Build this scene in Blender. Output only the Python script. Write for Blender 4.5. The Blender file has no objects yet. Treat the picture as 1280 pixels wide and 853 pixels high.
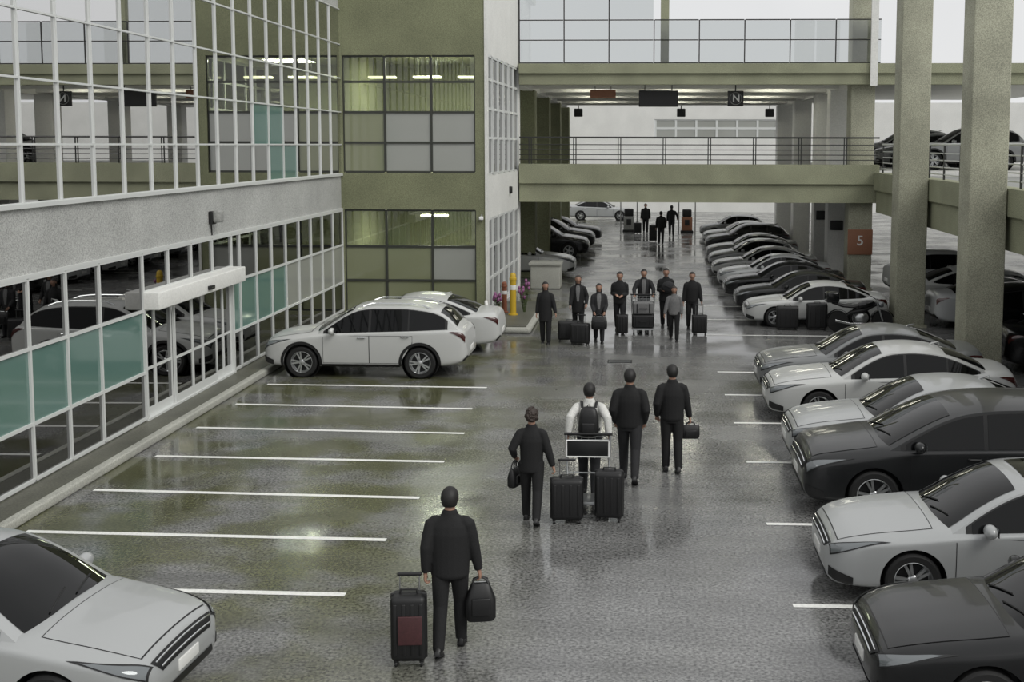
import bpy, math, random
import numpy as np
from mathutils import Vector, Matrix
random.seed(7)
C = bpy.context.scene.collection
PI = math.pi
R = math.radians

# ------------------------------------------------------------------ helpers
def smooth_mesh(me, ang=38):
    for p in me.polygons: p.use_smooth = True
    try: me.set_sharp_from_angle(angle=R(ang))
    except Exception: pass

class MB:
    """collects simple shapes and links them as one mesh object"""
    def __init__(s): s.v = []; s.f = []
    def add(s, vs, fs):
        b = len(s.v); s.v += [tuple(map(float, q)) for q in vs]; s.f += [tuple(b + i for i in f) for f in fs]; return s
    def box(s, x0, x1, y0, y1, z0, z1, m=None, bev=0.0):
        if bev > 0:
            return s.rbox(x0, x1, y0, y1, z0, z1, bev, m)
        vs = [(x0,y0,z0),(x1,y0,z0),(x1,y1,z0),(x0,y1,z0),(x0,y0,z1),(x1,y0,z1),(x1,y1,z1),(x0,y1,z1)]
        if m: vs = [m @ Vector(q) for q in vs]
        return s.add(vs, [(0,3,2,1),(4,5,6,7),(0,1,5,4),(1,2,6,5),(2,3,7,6),(3,0,4,7)])
    def rbox(s, x0, x1, y0, y1, z0, z1, b, m=None, n=3):
        """box with rounded vertical corners and chamfered top/bottom"""
        b = min(b, (x1-x0)/2.01, (y1-y0)/2.01, (z1-z0)/2.01)
        rings = []
        prof = [(b*(1-math.sin(a)), b*(1-math.cos(a))) for a in [PI/2*i/n for i in range(n+1)]]  # (inset, dz)
        seq = [(i, z0 + (b - (b - d))) for i, d in []]
        levels = [(b*(1-math.sin(PI/2*i/n)), z0 + b*(1-math.cos(PI/2*i/n))) for i in range(n+1)]
        levels += [(b*(1-math.cos(PI/2*i/n)), z1 - b*(1-math.sin(PI/2*i/n))) for i in range(n+1)]
        for ins, z in levels:
            r = max(b - ins, 0.0005); ring = []
            for cx, cy, a0 in ((x1-b, y1-b, 0), (x0+b, y1-b, 90), (x0+b, y0+b, 180), (x1-b, y0+b, 270)):
                for i in range(n+1):
                    a = R(a0 + 90*i/n); ring.append((cx + r*math.cos(a), cy + r*math.sin(a), z))
            rings.append(ring)
        return s.loft(rings, True, m)
    def loft(s, rings, caps=True, m=None):
        k = len(rings[0]); vs = []; fs = []
        for r in rings: vs += [m @ Vector(q) if m else q for q in r]
        for i in range(len(rings)-1):
            for j in range(k):
                a = i*k + j; b = i*k + (j+1) % k
                fs.append((a, b, b+k, a+k))
        if caps:
            fs.append(tuple(range(k-1, -1, -1))); o = (len(rings)-1)*k; fs.append(tuple(range(o, o+k)))
        return s.add(vs, fs)
    def tube(s, pts, rad, seg=10, caps=True):
        pts = [Vector(p) for p in pts]; n = len(pts)
        if not hasattr(rad, '__len__'): rad = [rad]*n
        t0 = (pts[1]-pts[0]).normalized()
        up = Vector((0,0,1)) if abs(t0.z) < .9 else Vector((1,0,0))
        u = t0.cross(up).normalized(); rings = []
        for i in range(n):
            if i == 0: t = pts[1]-pts[0]
            elif i == n-1: t = pts[-1]-pts[-2]
            else: t = (pts[i+1]-pts[i]).normalized() + (pts[i]-pts[i-1]).normalized()
            t = t.normalized(); u = (u - t*u.dot(t)).normalized(); w = t.cross(u)
            rr = rad[i]; ra, rb = rr if isinstance(rr, tuple) else (rr, rr)
            rings.append([pts[i] + u*(ra*math.cos(2*PI*j/seg)) + w*(rb*math.sin(2*PI*j/seg)) for j in range(seg)])
        return s.loft(rings, caps)
    def ball(s, c, r, seg=12, rg=8, m=None):
        rx, ry, rz = r if hasattr(r, '__len__') else (r, r, r)
        rings = []
        for i in range(rg+1):
            th = PI*(.02 + .96*i/rg); 
            rings.append([(c[0]+rx*math.sin(th)*math.cos(2*PI*j/seg), c[1]+ry*math.sin(th)*math.sin(2*PI*j/seg), c[2]-rz*math.cos(th)) for j in range(seg)])
        return s.loft(rings, True, m)
    def lathe(s, prof, seg=24, axis='y', m=None, caps=True):
        """prof (r, h) around axis, closed by caps when the ends are at small r"""
        rings = []
        for r, h in prof:
            ring = []
            for j in range(seg):
                a = 2*PI*j/seg; c, d = r*math.cos(a), r*math.sin(a)
                ring.append((c, h, d) if axis == 'y' else (c, d, h) if axis == 'z' else (h, c, d))
            rings.append(ring)
        return s.loft(rings, caps, m)
    def mesh(s, name):
        me = bpy.data.meshes.new(name); me.from_pydata(s.v, [], s.f); me.update(); return me
    def build(s, name, mat, parent=None, smooth=True, ang=38, fix=True):
        me = s.mesh(name)
        if fix: fix_normals(me)
        if smooth: smooth_mesh(me, ang)
        return link(name, me, mat, parent)

def fix_normals(me):
    import bmesh
    b = bmesh.new(); b.from_mesh(me); bmesh.ops.recalc_face_normals(b, faces=b.faces); b.to_mesh(me); b.free()

def link(name, me, mat, parent=None):
    o = bpy.data.objects.new(name, me)
    if mat is not None and len(me.materials) == 0: me.materials.append(mat)
    C.objects.link(o)
    if parent is not None: o.parent = parent
    return o

def empty(name, loc=(0,0,0), rz=0):
    o = bpy.data.objects.new(name, None); o.location = loc; o.rotation_euler = (0,0,rz); o.empty_display_size = .2
    C.objects.link(o); return o

def tag(o, label, cat, group=None):
    o['label'] = label; o['category'] = cat
    if group: o['group'] = group
    return o

def struct(o, label=None, cat=None, group=None):
    o['kind'] = 'structure'
    if label: o['label'] = label
    if cat: o['category'] = cat
    if group: o['group'] = group
    return o

def copy_tree(o, parent=None, kids=None):
    c = o.copy(); C.objects.link(c)
    if parent is not None: c.parent = parent
    for k in list(o.children): copy_tree(k, c)
    return c

def applied(me_obj):
    """bake an object's modifiers into a fresh mesh and drop the object"""
    dg = bpy.context.evaluated_depsgraph_get(); dg.update()
    me = bpy.data.meshes.new_from_object(me_obj.evaluated_get(dg))
    bpy.data.objects.remove(me_obj)
    return me

def fuse(mb, voxel, name, mat, parent=None, smooth=3, adapt=0.0):
    """melt overlapping closed shells into one continuous skin"""
    me = mb.mesh(name); fix_normals(me)
    o = bpy.data.objects.new('tmp', me); C.objects.link(o)
    r = o.modifiers.new('r', 'REMESH'); r.mode = 'VOXEL'; r.voxel_size = voxel; r.adaptivity = adapt
    if smooth:
        q = o.modifiers.new('s', 'SMOOTH'); q.factor = .5; q.iterations = smooth
    m2 = applied(o)
    m2.materials.clear(); m2.materials.append(mat)
    for p in m2.polygons: p.use_smooth = True
    return link(name, m2, None, parent)

# ------------------------------------------------------------------ materials
def lin(c):
    return tuple((x/12.92 if x <= .04045 else ((x+.055)/1.055)**2.4) for x in [v/255 for v in c])

def mat(name, col, rough=.6, metal=0, spec=.5, grain=0, gscale=60, bump=0, stain=0, coat=0, emit=None, stains=None):
    """col sRGB 0-255; grain = fine speckle; stain = broad weathering"""
    m = bpy.data.materials.new(name); m.use_nodes = True
    nt = m.node_tree; b = nt.nodes['Principled BSDF']; L = nt.links.new
    base = lin(col) + (1,)
    b.inputs['Base Color'].default_value = base
    b.inputs['Roughness'].default_value = rough; b.inputs['Metallic'].default_value = metal
    b.inputs['Specular IOR Level'].default_value = spec
    if coat: b.inputs['Coat Weight'].default_value = coat; b.inputs['Coat Roughness'].default_value = .04
    if emit: b.inputs['Emission Color'].default_value = lin(col) + (1,); b.inputs['Emission Strength'].default_value = emit
    if grain or bump or stain:
        tc = nt.nodes.new('ShaderNodeTexCoord')
        n = nt.nodes.new('ShaderNodeTexNoise'); n.inputs['Scale'].default_value = gscale; n.inputs['Detail'].default_value = 3
        L(tc.outputs['Object'], n.inputs['Vector'])
        mp = nt.nodes.new('ShaderNodeMapRange'); mp.inputs[1].default_value = .3; mp.inputs[2].default_value = .7
        mp.inputs[3].default_value = 1-grain; mp.inputs[4].default_value = 1+grain
        L(n.outputs['Fac'], mp.inputs[0])
        n2 = nt.nodes.new('ShaderNodeTexNoise'); n2.inputs['Scale'].default_value = .9; n2.inputs['Detail'].default_value = 6
        L(tc.outputs['Object'], n2.inputs['Vector'])
        mp2 = nt.nodes.new('ShaderNodeMapRange'); mp2.inputs[1].default_value = .35; mp2.inputs[2].default_value = .65
        mp2.inputs[3].default_value = 1-stain; mp2.inputs[4].default_value = 1+stain*.6
        L(n2.outputs['Fac'], mp2.inputs[0])
        mu = nt.nodes.new('ShaderNodeMath'); mu.operation = 'MULTIPLY'; L(mp.outputs[0], mu.inputs[0]); L(mp2.outputs[0], mu.inputs[1])
        mx = nt.nodes.new('ShaderNodeVectorMath'); mx.operation = 'SCALE'; mx.inputs[0].default_value = base[:3]
        L(mu.outputs[0], mx.inputs['Scale']); L(mx.outputs[0], b.inputs['Base Color'])
        if bump:
            bp = nt.nodes.new('ShaderNodeBump'); bp.inputs['Strength'].default_value = bump; bp.inputs['Distance'].default_value = .01
            L(n.outputs['Fac'], bp.inputs['Height']); L(bp.outputs[0], b.inputs['Normal'])
    return m

def glass(name, refl, tint=(150,160,155), rough=.0, body=None):
    """pane: a mirror-like skin over tinted see-through (or a dull body when frosted)"""
    m = bpy.data.materials.new(name); m.use_nodes = True; nt = m.node_tree; nt.nodes.clear(); L = nt.links.new
    out = nt.nodes.new('ShaderNodeOutputMaterial'); mix = nt.nodes.new('ShaderNodeMixShader')
    if body: a = nt.nodes.new('ShaderNodeBsdfDiffuse'); a.inputs[0].default_value = lin(body)+(1,)
    else: a = nt.nodes.new('ShaderNodeBsdfTransparent'); a.inputs[0].default_value = lin(tint)+(1,)
    g = nt.nodes.new('ShaderNodeBsdfGlossy'); g.inputs['Roughness'].default_value = rough
    fr = nt.nodes.new('ShaderNodeFresnel'); fr.inputs[0].default_value = 1.45
    mp = nt.nodes.new('ShaderNodeMapRange'); mp.inputs[3].default_value = refl; mp.inputs[4].default_value = 1
    L(fr.outputs[0], mp.inputs[0]); L(mp.outputs[0], mix.inputs[0]); L(a.outputs[0], mix.inputs[1]); L(g.outputs[0], mix.inputs[2]); L(mix.outputs[0], out.inputs[0])
    return m

M = {}
M['band'] = mat('pale_concrete_panel', (166,167,164), .75, grain=.34, gscale=48, stain=.10, bump=.2)
M['olive'] = mat('olive_render', (118,121,94), .8, grain=.36, gscale=48, stain=.12, bump=.2)
M['beam'] = mat('weathered_beam', (142,144,120), .8, grain=.36, gscale=40, stain=.14, bump=.2)
M['column'] = mat('weathered_column', (156,156,138), .8, grain=.36, gscale=40, stain=.2, bump=.2)
M['pale'] = mat('pale_render', (214,214,210), .7, grain=.08, gscale=20, stain=.05)
M['grey'] = mat('grey_wall', (140,141,138), .8, grain=.2, gscale=30, stain=.1)
M['inner'] = mat('pale_olive_interior', (164,166,138), .85)
M['dark'] = mat('dark_interior', (38,38,36), .9)
M['room'] = mat('interior_paint', (96,98,84), .9)
M['frame'] = mat('pale_aluminium', (206,208,206), .4, metal=.15)
M['dframe'] = mat('dark_aluminium', (52,54,48), .45)
M['rail'] = mat('dark_rail', (34,35,33), .4)
M['kerb'] = mat('kerb_concrete', (158,158,150), .8, grain=.25, gscale=40, stain=.12)
M['walk'] = mat('wet_sidewalk', (88,88,78), .45, grain=.35, gscale=30, stain=.25)
M['line'] = mat('worn_white_paint', (226,226,222), .5, grain=.12, gscale=25)
M['glassU'] = glass('upper_curtain_glass', .85, (120,125,122))
M['glassL'] = glass('lower_curtain_glass', .28, (92,96,92))
M['glassT'] = glass('tower_glass', .07, (200,204,190))
M['teal'] = glass('teal_reflection_spandrel', .12, body=(94,124,116), rough=.08)  # spandrel pane with the teal of a reflection put into its colour
M['frost'] = glass('frosted_glass', .10, body=(150,152,146), rough=.12)
M['frostO'] = glass('olive_frosted_glass', .10, body=(124,128,100), rough=.12)
M['screen'] = glass('balustrade_glass', .06, (236,238,238))
M['black'] = mat('black_plastic', (22,22,22), .45)
M['sign'] = mat('sign_charcoal', (30,31,31), .35)
M['white'] = mat('white_paint', (232,232,230), .5)
M['orange'] = mat('faded_orange_board', (142,98,74), .6, grain=.1)
M['yellow'] = mat('yellow_post_paint', (186,154,44), .45)
M['red'] = mat('red_post_paint', (124,74,52), .5)
M['lamp'] = mat('lit_lamp_panel', (255,252,225), .5, emit=4)
M['strip'] = mat('lit_strip_lamp', (255,253,235), .5, emit=16)
M['tyre'] = mat('tyre_rubber', (20,20,20), .75)
M['rim'] = mat('alloy_rim', (190,192,192), .28, metal=.8)
M['carglass'] = mat('tinted_car_glass', (10,11,12), .03, spec=.3)
M['lens'] = mat('headlight_lens', (112,116,118), .08, coat=.6, metal=.3)
M['tail'] = mat('tail_light_lens', (62,30,28), .12, coat=.6)
M['trim'] = mat('black_trim', (20,20,21), .5)
M['chrome'] = mat('chrome_trim', (205,207,208), .12, metal=1)
M['plate'] = mat('plate_pale', (215,215,212), .4)
M['silver'] = mat('silver_car_paint', (160,162,162), .32, metal=.15, coat=.5)
M['pearl'] = mat('white_car_paint', (178,179,177), .32, coat=.5)
M['greyp'] = mat('mid_grey_car_paint', (108,110,110), .32, metal=.15, coat=.5)
M['blackp'] = mat('black_car_paint', (15,16,17), .25, spec=.3, coat=.35)
M['charcoal'] = mat('charcoal_car_paint', (30,31,32), .28, spec=.3, coat=.35)
M['skin'] = mat('skin', (150,116,98), .55)
M['skin2'] = mat('skin_darker_tone', (122,90,74), .55)  # darker variant of the skin colour
M['hair'] = mat('dark_hair', (22,20,19), .6, grain=.3, gscale=90)
M['hair2'] = mat('brown_hair', (46,36,30), .6, grain=.3, gscale=90)
M['cloth_k'] = mat('black_cloth', (17,17,18), .85, grain=.25, gscale=70, bump=.3)
M['cloth_c'] = mat('charcoal_cloth', (32,32,34), .85, grain=.25, gscale=70, bump=.3)
M['cloth_g'] = mat('grey_cloth', (104,104,104), .85, grain=.3, gscale=60, bump=.3)
M['cloth_w'] = mat('pale_cloth', (196,196,192), .85, grain=.18, gscale=60, bump=.3)
M['denim'] = mat('dark_denim', (26,27,30), .85, grain=.3, gscale=80)
M['shoe'] = mat('black_leather', (18,18,18), .4)
M['case_k'] = mat('black_luggage_shell', (17,17,18), .5, grain=.2, gscale=50)
M['case_r'] = mat('dark_red_luggage_panel', (64,34,36), .6, grain=.2, gscale=50)
M['steel'] = mat('brushed_steel', (170,172,172), .3, metal=.9)
M['leaf'] = mat('green_leaf', (70,84,44), .7)
M['purple'] = mat('purple_blossom', (134,84,122), .7)

def asphalt():
    m = bpy.data.materials.new('wet_asphalt'); m.use_nodes = True; nt = m.node_tree; b = nt.nodes['Principled BSDF']; L = nt.links.new
    tc = nt.nodes.new('ShaderNodeTexCoord')
    def noise(scale, det, sx=1, sy=1):
        mp = nt.nodes.new('ShaderNodeMapping'); mp.inputs['Scale'].default_value = (sx, sy, 1); L(tc.outputs['Object'], mp.inputs[0])
        n = nt.nodes.new('ShaderNodeTexNoise'); n.inputs['Scale'].default_value = scale; n.inputs['Detail'].default_value = det; L(mp.outputs[0], n.inputs['Vector']); return n
    def rng(src, a, c, d, e):
        q = nt.nodes.new('ShaderNodeMapRange'); q.inputs[1].default_value = a; q.inputs[2].default_value = c; q.inputs[3].default_value = d; q.inputs[4].default_value = e; L(src, q.inputs[0]); return q.outputs[0]
    fine = noise(26, 4); wet = noise(.55, 5); streak = noise(1.3, 4, .35, 1.6); olive_noise = noise(.8, 3)
    mul = nt.nodes.new('ShaderNodeMath'); mul.operation = 'MULTIPLY'
    L(rng(fine.outputs['Fac'], .32, .68, .35, 1.8), mul.inputs[0]); L(rng(streak.outputs['Fac'], .3, .7, .8, 1.2), mul.inputs[1])
    # the bays on the terminal side turn a darker olive in random patches
    sep = nt.nodes.new('ShaderNodeSeparateXYZ'); L(tc.outputs['Object'], sep.inputs[0])
    side = rng(sep.outputs[0], -1.0, -4.0, 0, 1)
    mm = nt.nodes.new('ShaderNodeMath'); mm.operation = 'MULTIPLY'; L(side, mm.inputs[0]); L(rng(olive_noise.outputs['Fac'], .4, .55, 0, 1), mm.inputs[1])
    mix = nt.nodes.new('ShaderNodeMix'); mix.data_type = 'RGBA'; L(mm.outputs[0], mix.inputs[0])
    mix.inputs[6].default_value = lin((102,102,101))+(1,); mix.inputs[7].default_value = lin((80,81,60))+(1,)
    sc = nt.nodes.new('ShaderNodeVectorMath'); sc.operation = 'SCALE'; L(mix.outputs[2], sc.inputs[0]); L(mul.outputs[0], sc.inputs['Scale'])
    L(sc.outputs[0], b.inputs['Base Color'])
    L(rng(wet.outputs['Fac'], .36, .60, .05, .30), b.inputs['Roughness'])
    b.inputs['Specular IOR Level'].default_value = .7
    bp = nt.nodes.new('ShaderNodeBump'); bp.inputs['Strength'].default_value = .08; bp.inputs['Distance'].default_value = .01
    L(fine.outputs['Fac'], bp.inputs['Height']); L(bp.outputs[0], b.inputs['Normal'])
    return m
M['asphalt'] = asphalt()

# ------------------------------------------------------------------ camera, sky, light
def make_camera():
    f, ppx, ppy, vx, vy, roll, H = 1450, 740, 315, 805, 181, .006, 5.3
    Y = Vector((vx-ppx, ppy-vy, -f)).normalized()
    Z = Vector((roll, 1, 0)); Z = (Z - Y*Z.dot(Y)).normalized()
    X = Y.cross(Z)
    cd = bpy.data.cameras.new('camera'); co = bpy.data.objects.new('camera', cd); C.objects.link(co)
    cd.sensor_width = 36; cd.lens = f/1280*36; cd.sensor_fit = 'HORIZONTAL'
    cd.shift_x = -(ppx-640)/1280; cd.shift_y = (ppy-426.5)/1280
    cd.clip_end = 500
    co.matrix_world = Matrix((X, Y, Z)).to_4x4(); co.location = (0, 0, H)
    bpy.context.scene.camera = co
make_camera()
sc = bpy.context.scene
sc.view_settings.view_transform = 'Standard'; sc.view_settings.look = 'None'; sc.view_settings.gamma = 1
sc.view_settings.use_curve_mapping = False; sc.view_settings.exposure = 0.0
w = bpy.data.worlds.new('overcast'); sc.world = w; w.use_nodes = True
nt = w.node_tree; bg = nt.nodes['Background']
tc = nt.nodes.new('ShaderNodeTexCoord'); nz = nt.nodes.new('ShaderNodeTexNoise'); nz.inputs['Scale'].default_value = 2.2; nz.inputs['Detail'].default_value = 5
nt.links.new(tc.outputs['Generated'], nz.inputs['Vector'])
cr = nt.nodes.new('ShaderNodeValToRGB'); cr.color_ramp.elements[0].position = .3; cr.color_ramp.elements[1].position = .7
cr.color_ramp.elements[0].color = (.74,.75,.76,1); cr.color_ramp.elements[1].color = (.86,.86,.86,1)
nt.links.new(nz.outputs['Fac'], cr.inputs[0]); nt.links.new(cr.outputs[0], bg.inputs['Color']); bg.inputs['Strength'].default_value = 1.0
sd = bpy.data.lights.new('hazy_sun', 'SUN'); sd.energy = 1.9; sd.angle = R(35); sd.color = (1, .99, .95)
so = bpy.data.objects.new('hazy_sun', sd); C.objects.link(so)
so.rotation_euler = Vector((-.7, .5, -.8)).to_track_quat('-Z', 'Y').to_euler()
# ------------------------------------------------------------------ ground and markings
g = MB(); g.add([(-60,-10,0),(60,-10,0),(60,140,0),(-60,140,0)], [(0,1,2,3)])
struct(g.build('ground', M['asphalt'], smooth=False), 'wet grey asphalt of the parking lot and its central lane', 'ground')

# sidewalk along the terminal
o = MB().box(-9.28, -8.78, 8, 35.2, 0, .13).build('sidewalk', M['walk'], smooth=False); struct(o, 'narrow wet sidewalk along the glazed terminal wall', 'sidewalk')
o = MB().box(-8.78, -8.62, 8, 35.2, 0, .14, bev=.03).build('kerb', M['kerb']); struct(o, 'pale concrete kerb edging the terminal sidewalk', 'kerb')
for i, (xa, ya, xb, yb) in enumerate([(-8.35,13.17,-3.49,13.12),(-8.43,15.12,-3.43,15.03),(-8.41,17.05,-3.34,16.9),(-8.28,19.0,-3.31,18.9),(-8.35,21.0,-3.27,20.82),(-8.31,22.98,-3.42,22.8),(-8.3,24.95,-3.4,24.85)]):
    d = .055; o = MB().add([(xa,ya-d,.004),(xb,yb-d,.004),(xb,yb+d,.004),(xa,ya+d,.004)], [(0,1,2,3)]).build('parking_line', M['line'], smooth=False)
    struct(o)
for y in (10.3, 13.05, 15.95, 19.15, 21.9, 24.4, 26.9, 32.2, 35.1, 38.0, 40.9, 43.8, 46.7):
    o = MB().add([(1.75,y-.05,.004),(7.1,y-.05,.004),(7.1,y+.05,.004),(1.75,y+.05,.004)], [(0,1,2,3)]).build('parking_line', M['line'], smooth=False)
    struct(o)

# ------------------------------------------------------------------ terminal facade (left)
XF = -9.3; BAY = 1.15; Y1 = 35.35
ys = [Y1 - BAY*k for k in range(24)]       # bay boundaries, far to near
wall = MB()
wall.box(XF-.25, XF, ys[-1], Y1, 3.30, 4.36)         # spandrel band
wall.box(XF-.25, XF, ys[-1], Y1, 9.4, 10.3)          # roof parapet
wall.box(XF-.25, XF+.02, ys[-1], Y1, 0, .16)         # plinth
struct(wall.build('wall_left', M['band'], smooth=False), 'pale concrete band and plinth of the glazed terminal', 'wall')
o = MB().box(XF-.02, XF+.07, ys[-1], Y1, 4.33, 4.40).box(XF-.02, XF+.05, ys[-1], Y1, 3.27, 3.33).build('trim_1', M['frame'], smooth=False); struct(o, 'pale metal sill strips along the terminal band', 'trim')
win_n = [0]
def window(name_root, axis, a0, a1, plane, zs, gl, frame_mat, fw=.05, dep=.10, out=1, mul=None):
    """one bay of curtain wall. axis 'y': pane in plane x=plane spanning y; axis 'x': pane in plane y=plane spanning x"""
    win_n[0] += 1
    f = MB(); z0, z1 = zs[0], zs[-1]
    def bx(p, q, za, zb, d0, d1):
        if axis == 'y': f.box(plane+d0, plane+d1, p, q, za, zb)
        else: f.box(p, q, plane+d0, plane+d1, za, zb)
    d0, d1 = (-dep*.5, dep*.5)
    bx(a0-fw/2, a0+fw/2, z0, z1, d0, d1); bx(a1-fw/2+.001, a1+fw/2+.001, z0, z1, d0+.002, d1-.002)
    for z in zs: bx(a0+fw/2, a1-fw/2, z-fw/2, z+fw/2, d0+.004, d1-.004)
    fr = f.build('window_%d' % win_n[0], frame_mat, smooth=False); struct(fr)
    for i in range(len(zs)-1):
        p = MB(); g_ = gl[i] if isinstance(gl, (list, tuple)) else gl
        e = .012
        if axis == 'y': p.box(plane-e, plane+e, a0+fw/2, a1-fw/2, zs[i]+fw/2, zs[i+1]-fw/2)
        else: p.box(a0+fw/2, a1-fw/2, plane-e, plane+e, zs[i]+fw/2, zs[i+1]-fw/2)
        p.build('pane', M[g_], fr, smooth=False)
    return fr
# door bays: ys index with 20.98..25.61  -> boundaries k=9..13 (near k=12.5)
DY0, DY1 = ys[13]+.03, ys[9]+.6     # about 20.4 .. 25.6
DY0, DY1 = 20.97, 25.62
for k in range(23):
    a1, a0 = ys[k], ys[k+1]
    if k >= 9 and k <= 12: continue
    b0 = a0; b1 = a1
    if k == 8: b0 = DY1
    if k == 13: b1 = DY0
    teal = k in (14,15,16,17) or k in (5,6,7,8)
    mid = 'teal' if (k in (14,15,16,17,13,6,7,8,5)) else 'frost' if k < 5 else 'teal'
    window('l', 'y', b0, b1, XF, [.18, 1.04, 2.2, 3.26], ['glassL', mid, 'glassL'], M['frame'], fw=.052)
n = 4; st = (DY1-DY0)/n
for i in range(n):
    window('l', 'y', DY0+st*i, DY0+st*(i+1), XF, [2.55, 3.26], ['glassL'], M['frame'], fw=.048)
for k in range(23):
    a1, a0 = ys[k], ys[k+1]
    g0 = 'teal' if k in (4, 5) else 'glassU'
    g1 = 'teal' if k in (5, 6) else 'glassU'
    window('u', 'y', a0, a1, XF, [4.40, 5.29, 6.28, 7.30, 8.32, 9.38], [g0, g1, 'glassU', 'glassU', 'glassU'], M['frame'], fw=.034)
# sliding doors with header
dr = MB().box(XF-.1, XF+.34, DY0-.02, DY1+.02, 2.22, 2.55, bev=.02).build('door_1', M['pale']); struct(dr, 'automatic sliding glass entrance under a pale header box in the terminal wall', 'door')
MB().box(XF+.34, XF+.40, 23.35, 23.62, 2.30, 2.38, bev=.01).build('door_sensor', M['black'], dr)
MB().box(XF-.06, XF+.06, DY0-.04, DY0+.04, .13, 2.22).box(XF-.06, XF+.06, DY1-.04, DY1+.04, .13, 2.22).box(XF-.08, XF+.08, DY0, DY1, .12, .17).build('door_frame', M['frame'], dr, smooth=False)
leaf_y = [DY0+.04, 21.5, 22.3, 23.2, 23.75, 24.55, 25.1, DY1-.04]
for i in range(7):
    a, b = leaf_y[i], leaf_y[i+1]; off = .03 if i in (2,3,4) else -.03
    f = MB(); fw = .045
    for p, q in ((a, a+fw), (b-fw, b)): f.box(XF+off-.025, XF+off+.025, p, q, .17, 2.22)
    for z in (.17, 1.05, 2.17): f.box(XF+off-.024, XF+off+.024, a+fw, b-fw, z, z+(.16 if z < .2 else .05))
    lf = f.build('door_leaf', M['frame'], dr, smooth=False)
    MB().box(XF+off-.006, XF+off+.006, a+fw, b-fw, .33, 1.05).box(XF+off-.006, XF+off+.006, a+fw, b-fw, 1.10, 2.17).build('pane', M['glassL'], lf, smooth=False)
# wall lamp on the band
wl = MB().box(XF, XF+.10, 24.38, 24.60, 3.58, 3.86, bev=.02).build('wall_lamp', M['black']); tag(wl, 'small dark wall lamp on the pale band above the terminal entrance', 'lamp')
MB().box(XF+.10, XF+.26, 24.36, 24.62, 3.62, 3.88, bev=.04).build('lamp_housing', M['grey'], wl)
MB().tube([(XF+.02,24.49,3.58),(XF+.02,24.52,3.34)], .012, 6).build('conduit', M['black'], wl)
# interior of terminal
r_ = MB()
r_.box(-20, XF-.3, ys[-1], Y1, 4.0, 4.15).box(-20, XF-.3, ys[-1], Y1, 9.35, 9.5).box(-20.2, -20, ys[-1], Y1, 0, 9.5).box(-20, XF-.3, ys[-1]-.1, ys[-1], 0, 9.5)
struct(r_.build('wall_back', M['room'], smooth=False), 'dim interior walls and floors behind the terminal glass', 'interior')
o = MB().box(-20, XF-.3, ys[-1], Y1, .02, .1).build('floor', M['dark'], smooth=False); struct(o, 'dark floor inside the terminal', 'floor')
for y in (14, 20, 26, 32):
    o = MB().box(-11.9, -11.3, y, y+.6, .1, 4.0).box(-11.9, -11.3, y, y+.6, 4.15, 9.35).build('interior_column', M['grey'], smooth=False); struct(o, None, None)
for y in (16, 22.5, 29):
    for z in (3.97, 9.32):
        o = MB().box(-13.6, -12.2, y, y+.3, z-.06, z, bev=.01).build('ceiling_light', M['lamp']); tag(o, 'bright strip light glowing behind the terminal glass, %s floor, %s along the wall' % ('ground' if z < 5 else 'upper', {16:'first', 22.5:'second', 29:'third'}[y]), 'light', 'terminal ceiling lights')

# ------------------------------------------------------------------ stair tower
TX0, TX1, TX1b, TY0, TY1 = -9.3, -4.80, -4.56, 35.35, 42.6
def side_x(y): return TX1 + (TX1b-TX1)*(y-TY0)/(TY1-TY0)
wf = MB()
for za, zb in ((0,.12),(3.3,4.42),(8.0,11.2)): wf.box(TX0, TX1-.051, TY0, TY0+.3, za, zb)
wf.box(TX0, TX0+.08, TY0-.02, TY0+.3, 0, 11.2)
wf.box(TX1-.34, TX1-.051, TY0, TY0+.3, .12, 3.3).box(TX1-.34, TX1-.051, TY0, TY0+.3, 4.42, 8.0)
struct(wf.build('wall_front', M['olive'], smooth=False), 'olive rendered front of the stair tower between its two window floors', 'wall')
ws = MB()
for za, zb in ((0,.12),(3.0,4.35),(8.05,11.2)):
    ws.add([(TX1-.01,TY0+.31,za),(TX1b,TY1,za),(TX1b-.3,TY1,za),(TX1-.3,TY0+.31,za),(TX1-.01,TY0+.31,zb),(TX1b,TY1,zb),(TX1b-.3,TY1,zb),(TX1-.3,TY0+.31,zb)], [(0,3,2,1),(4,5,6,7),(0,1,5,4),(1,2,6,5),(2,3,7,6),(3,0,4,7)])
ws.box(TX1-.05, TX1+.03, TY0-.03, TY0+.309, 0, 11.2); ws.box(TX1b-.25, TX1b+.02, TY1-.25, TY1, 0, 11.2)
struct(ws.build('wall_right', M['pale'], smooth=False), 'pale side wall of the stair tower facing the lane', 'wall')
xs3 = [TX0+.08, -7.93, -6.5, TX1-.34]
for i in range(3):
    window('t', 'x', xs3[i], xs3[i+1], TY0+.10, [.14, 1.1, 2.15, 3.28], ['frostO', 'frostO', 'glassT'] if i != 2 else ['frostO', 'frost', 'glassT'], M['dframe'], fw=.07)
    window('t', 'x', xs3[i], xs3[i+1], TY0+.10, [4.45, 5.35, 6.28, 7.2, 7.98], ['frostO' if i == 0 else 'frost', 'frostO' if i == 0 else 'frost', 'glassT', 'glassT'], M['dframe'], fw=.07)
nb = 6
for i in range(nb):
    ya = TY0+.15 + (TY1-.25-TY0-.15)*i/nb; yb = TY0+.15 + (TY1-.25-TY0-.15)*(i+1)/nb
    px = side_x((ya+yb)/2)-.06
    window('s', 'y', ya, yb, px, [.14, 1.1, 2.1, 2.98], ['glassL', 'glassL', 'glassL'], M['frame'], fw=.08)
    window('s', 'y', ya, yb, px, [4.38, 5.5, 6.4, 7.3, 8.02], ['glassL']*4, M['frame'], fw=.08)
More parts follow.
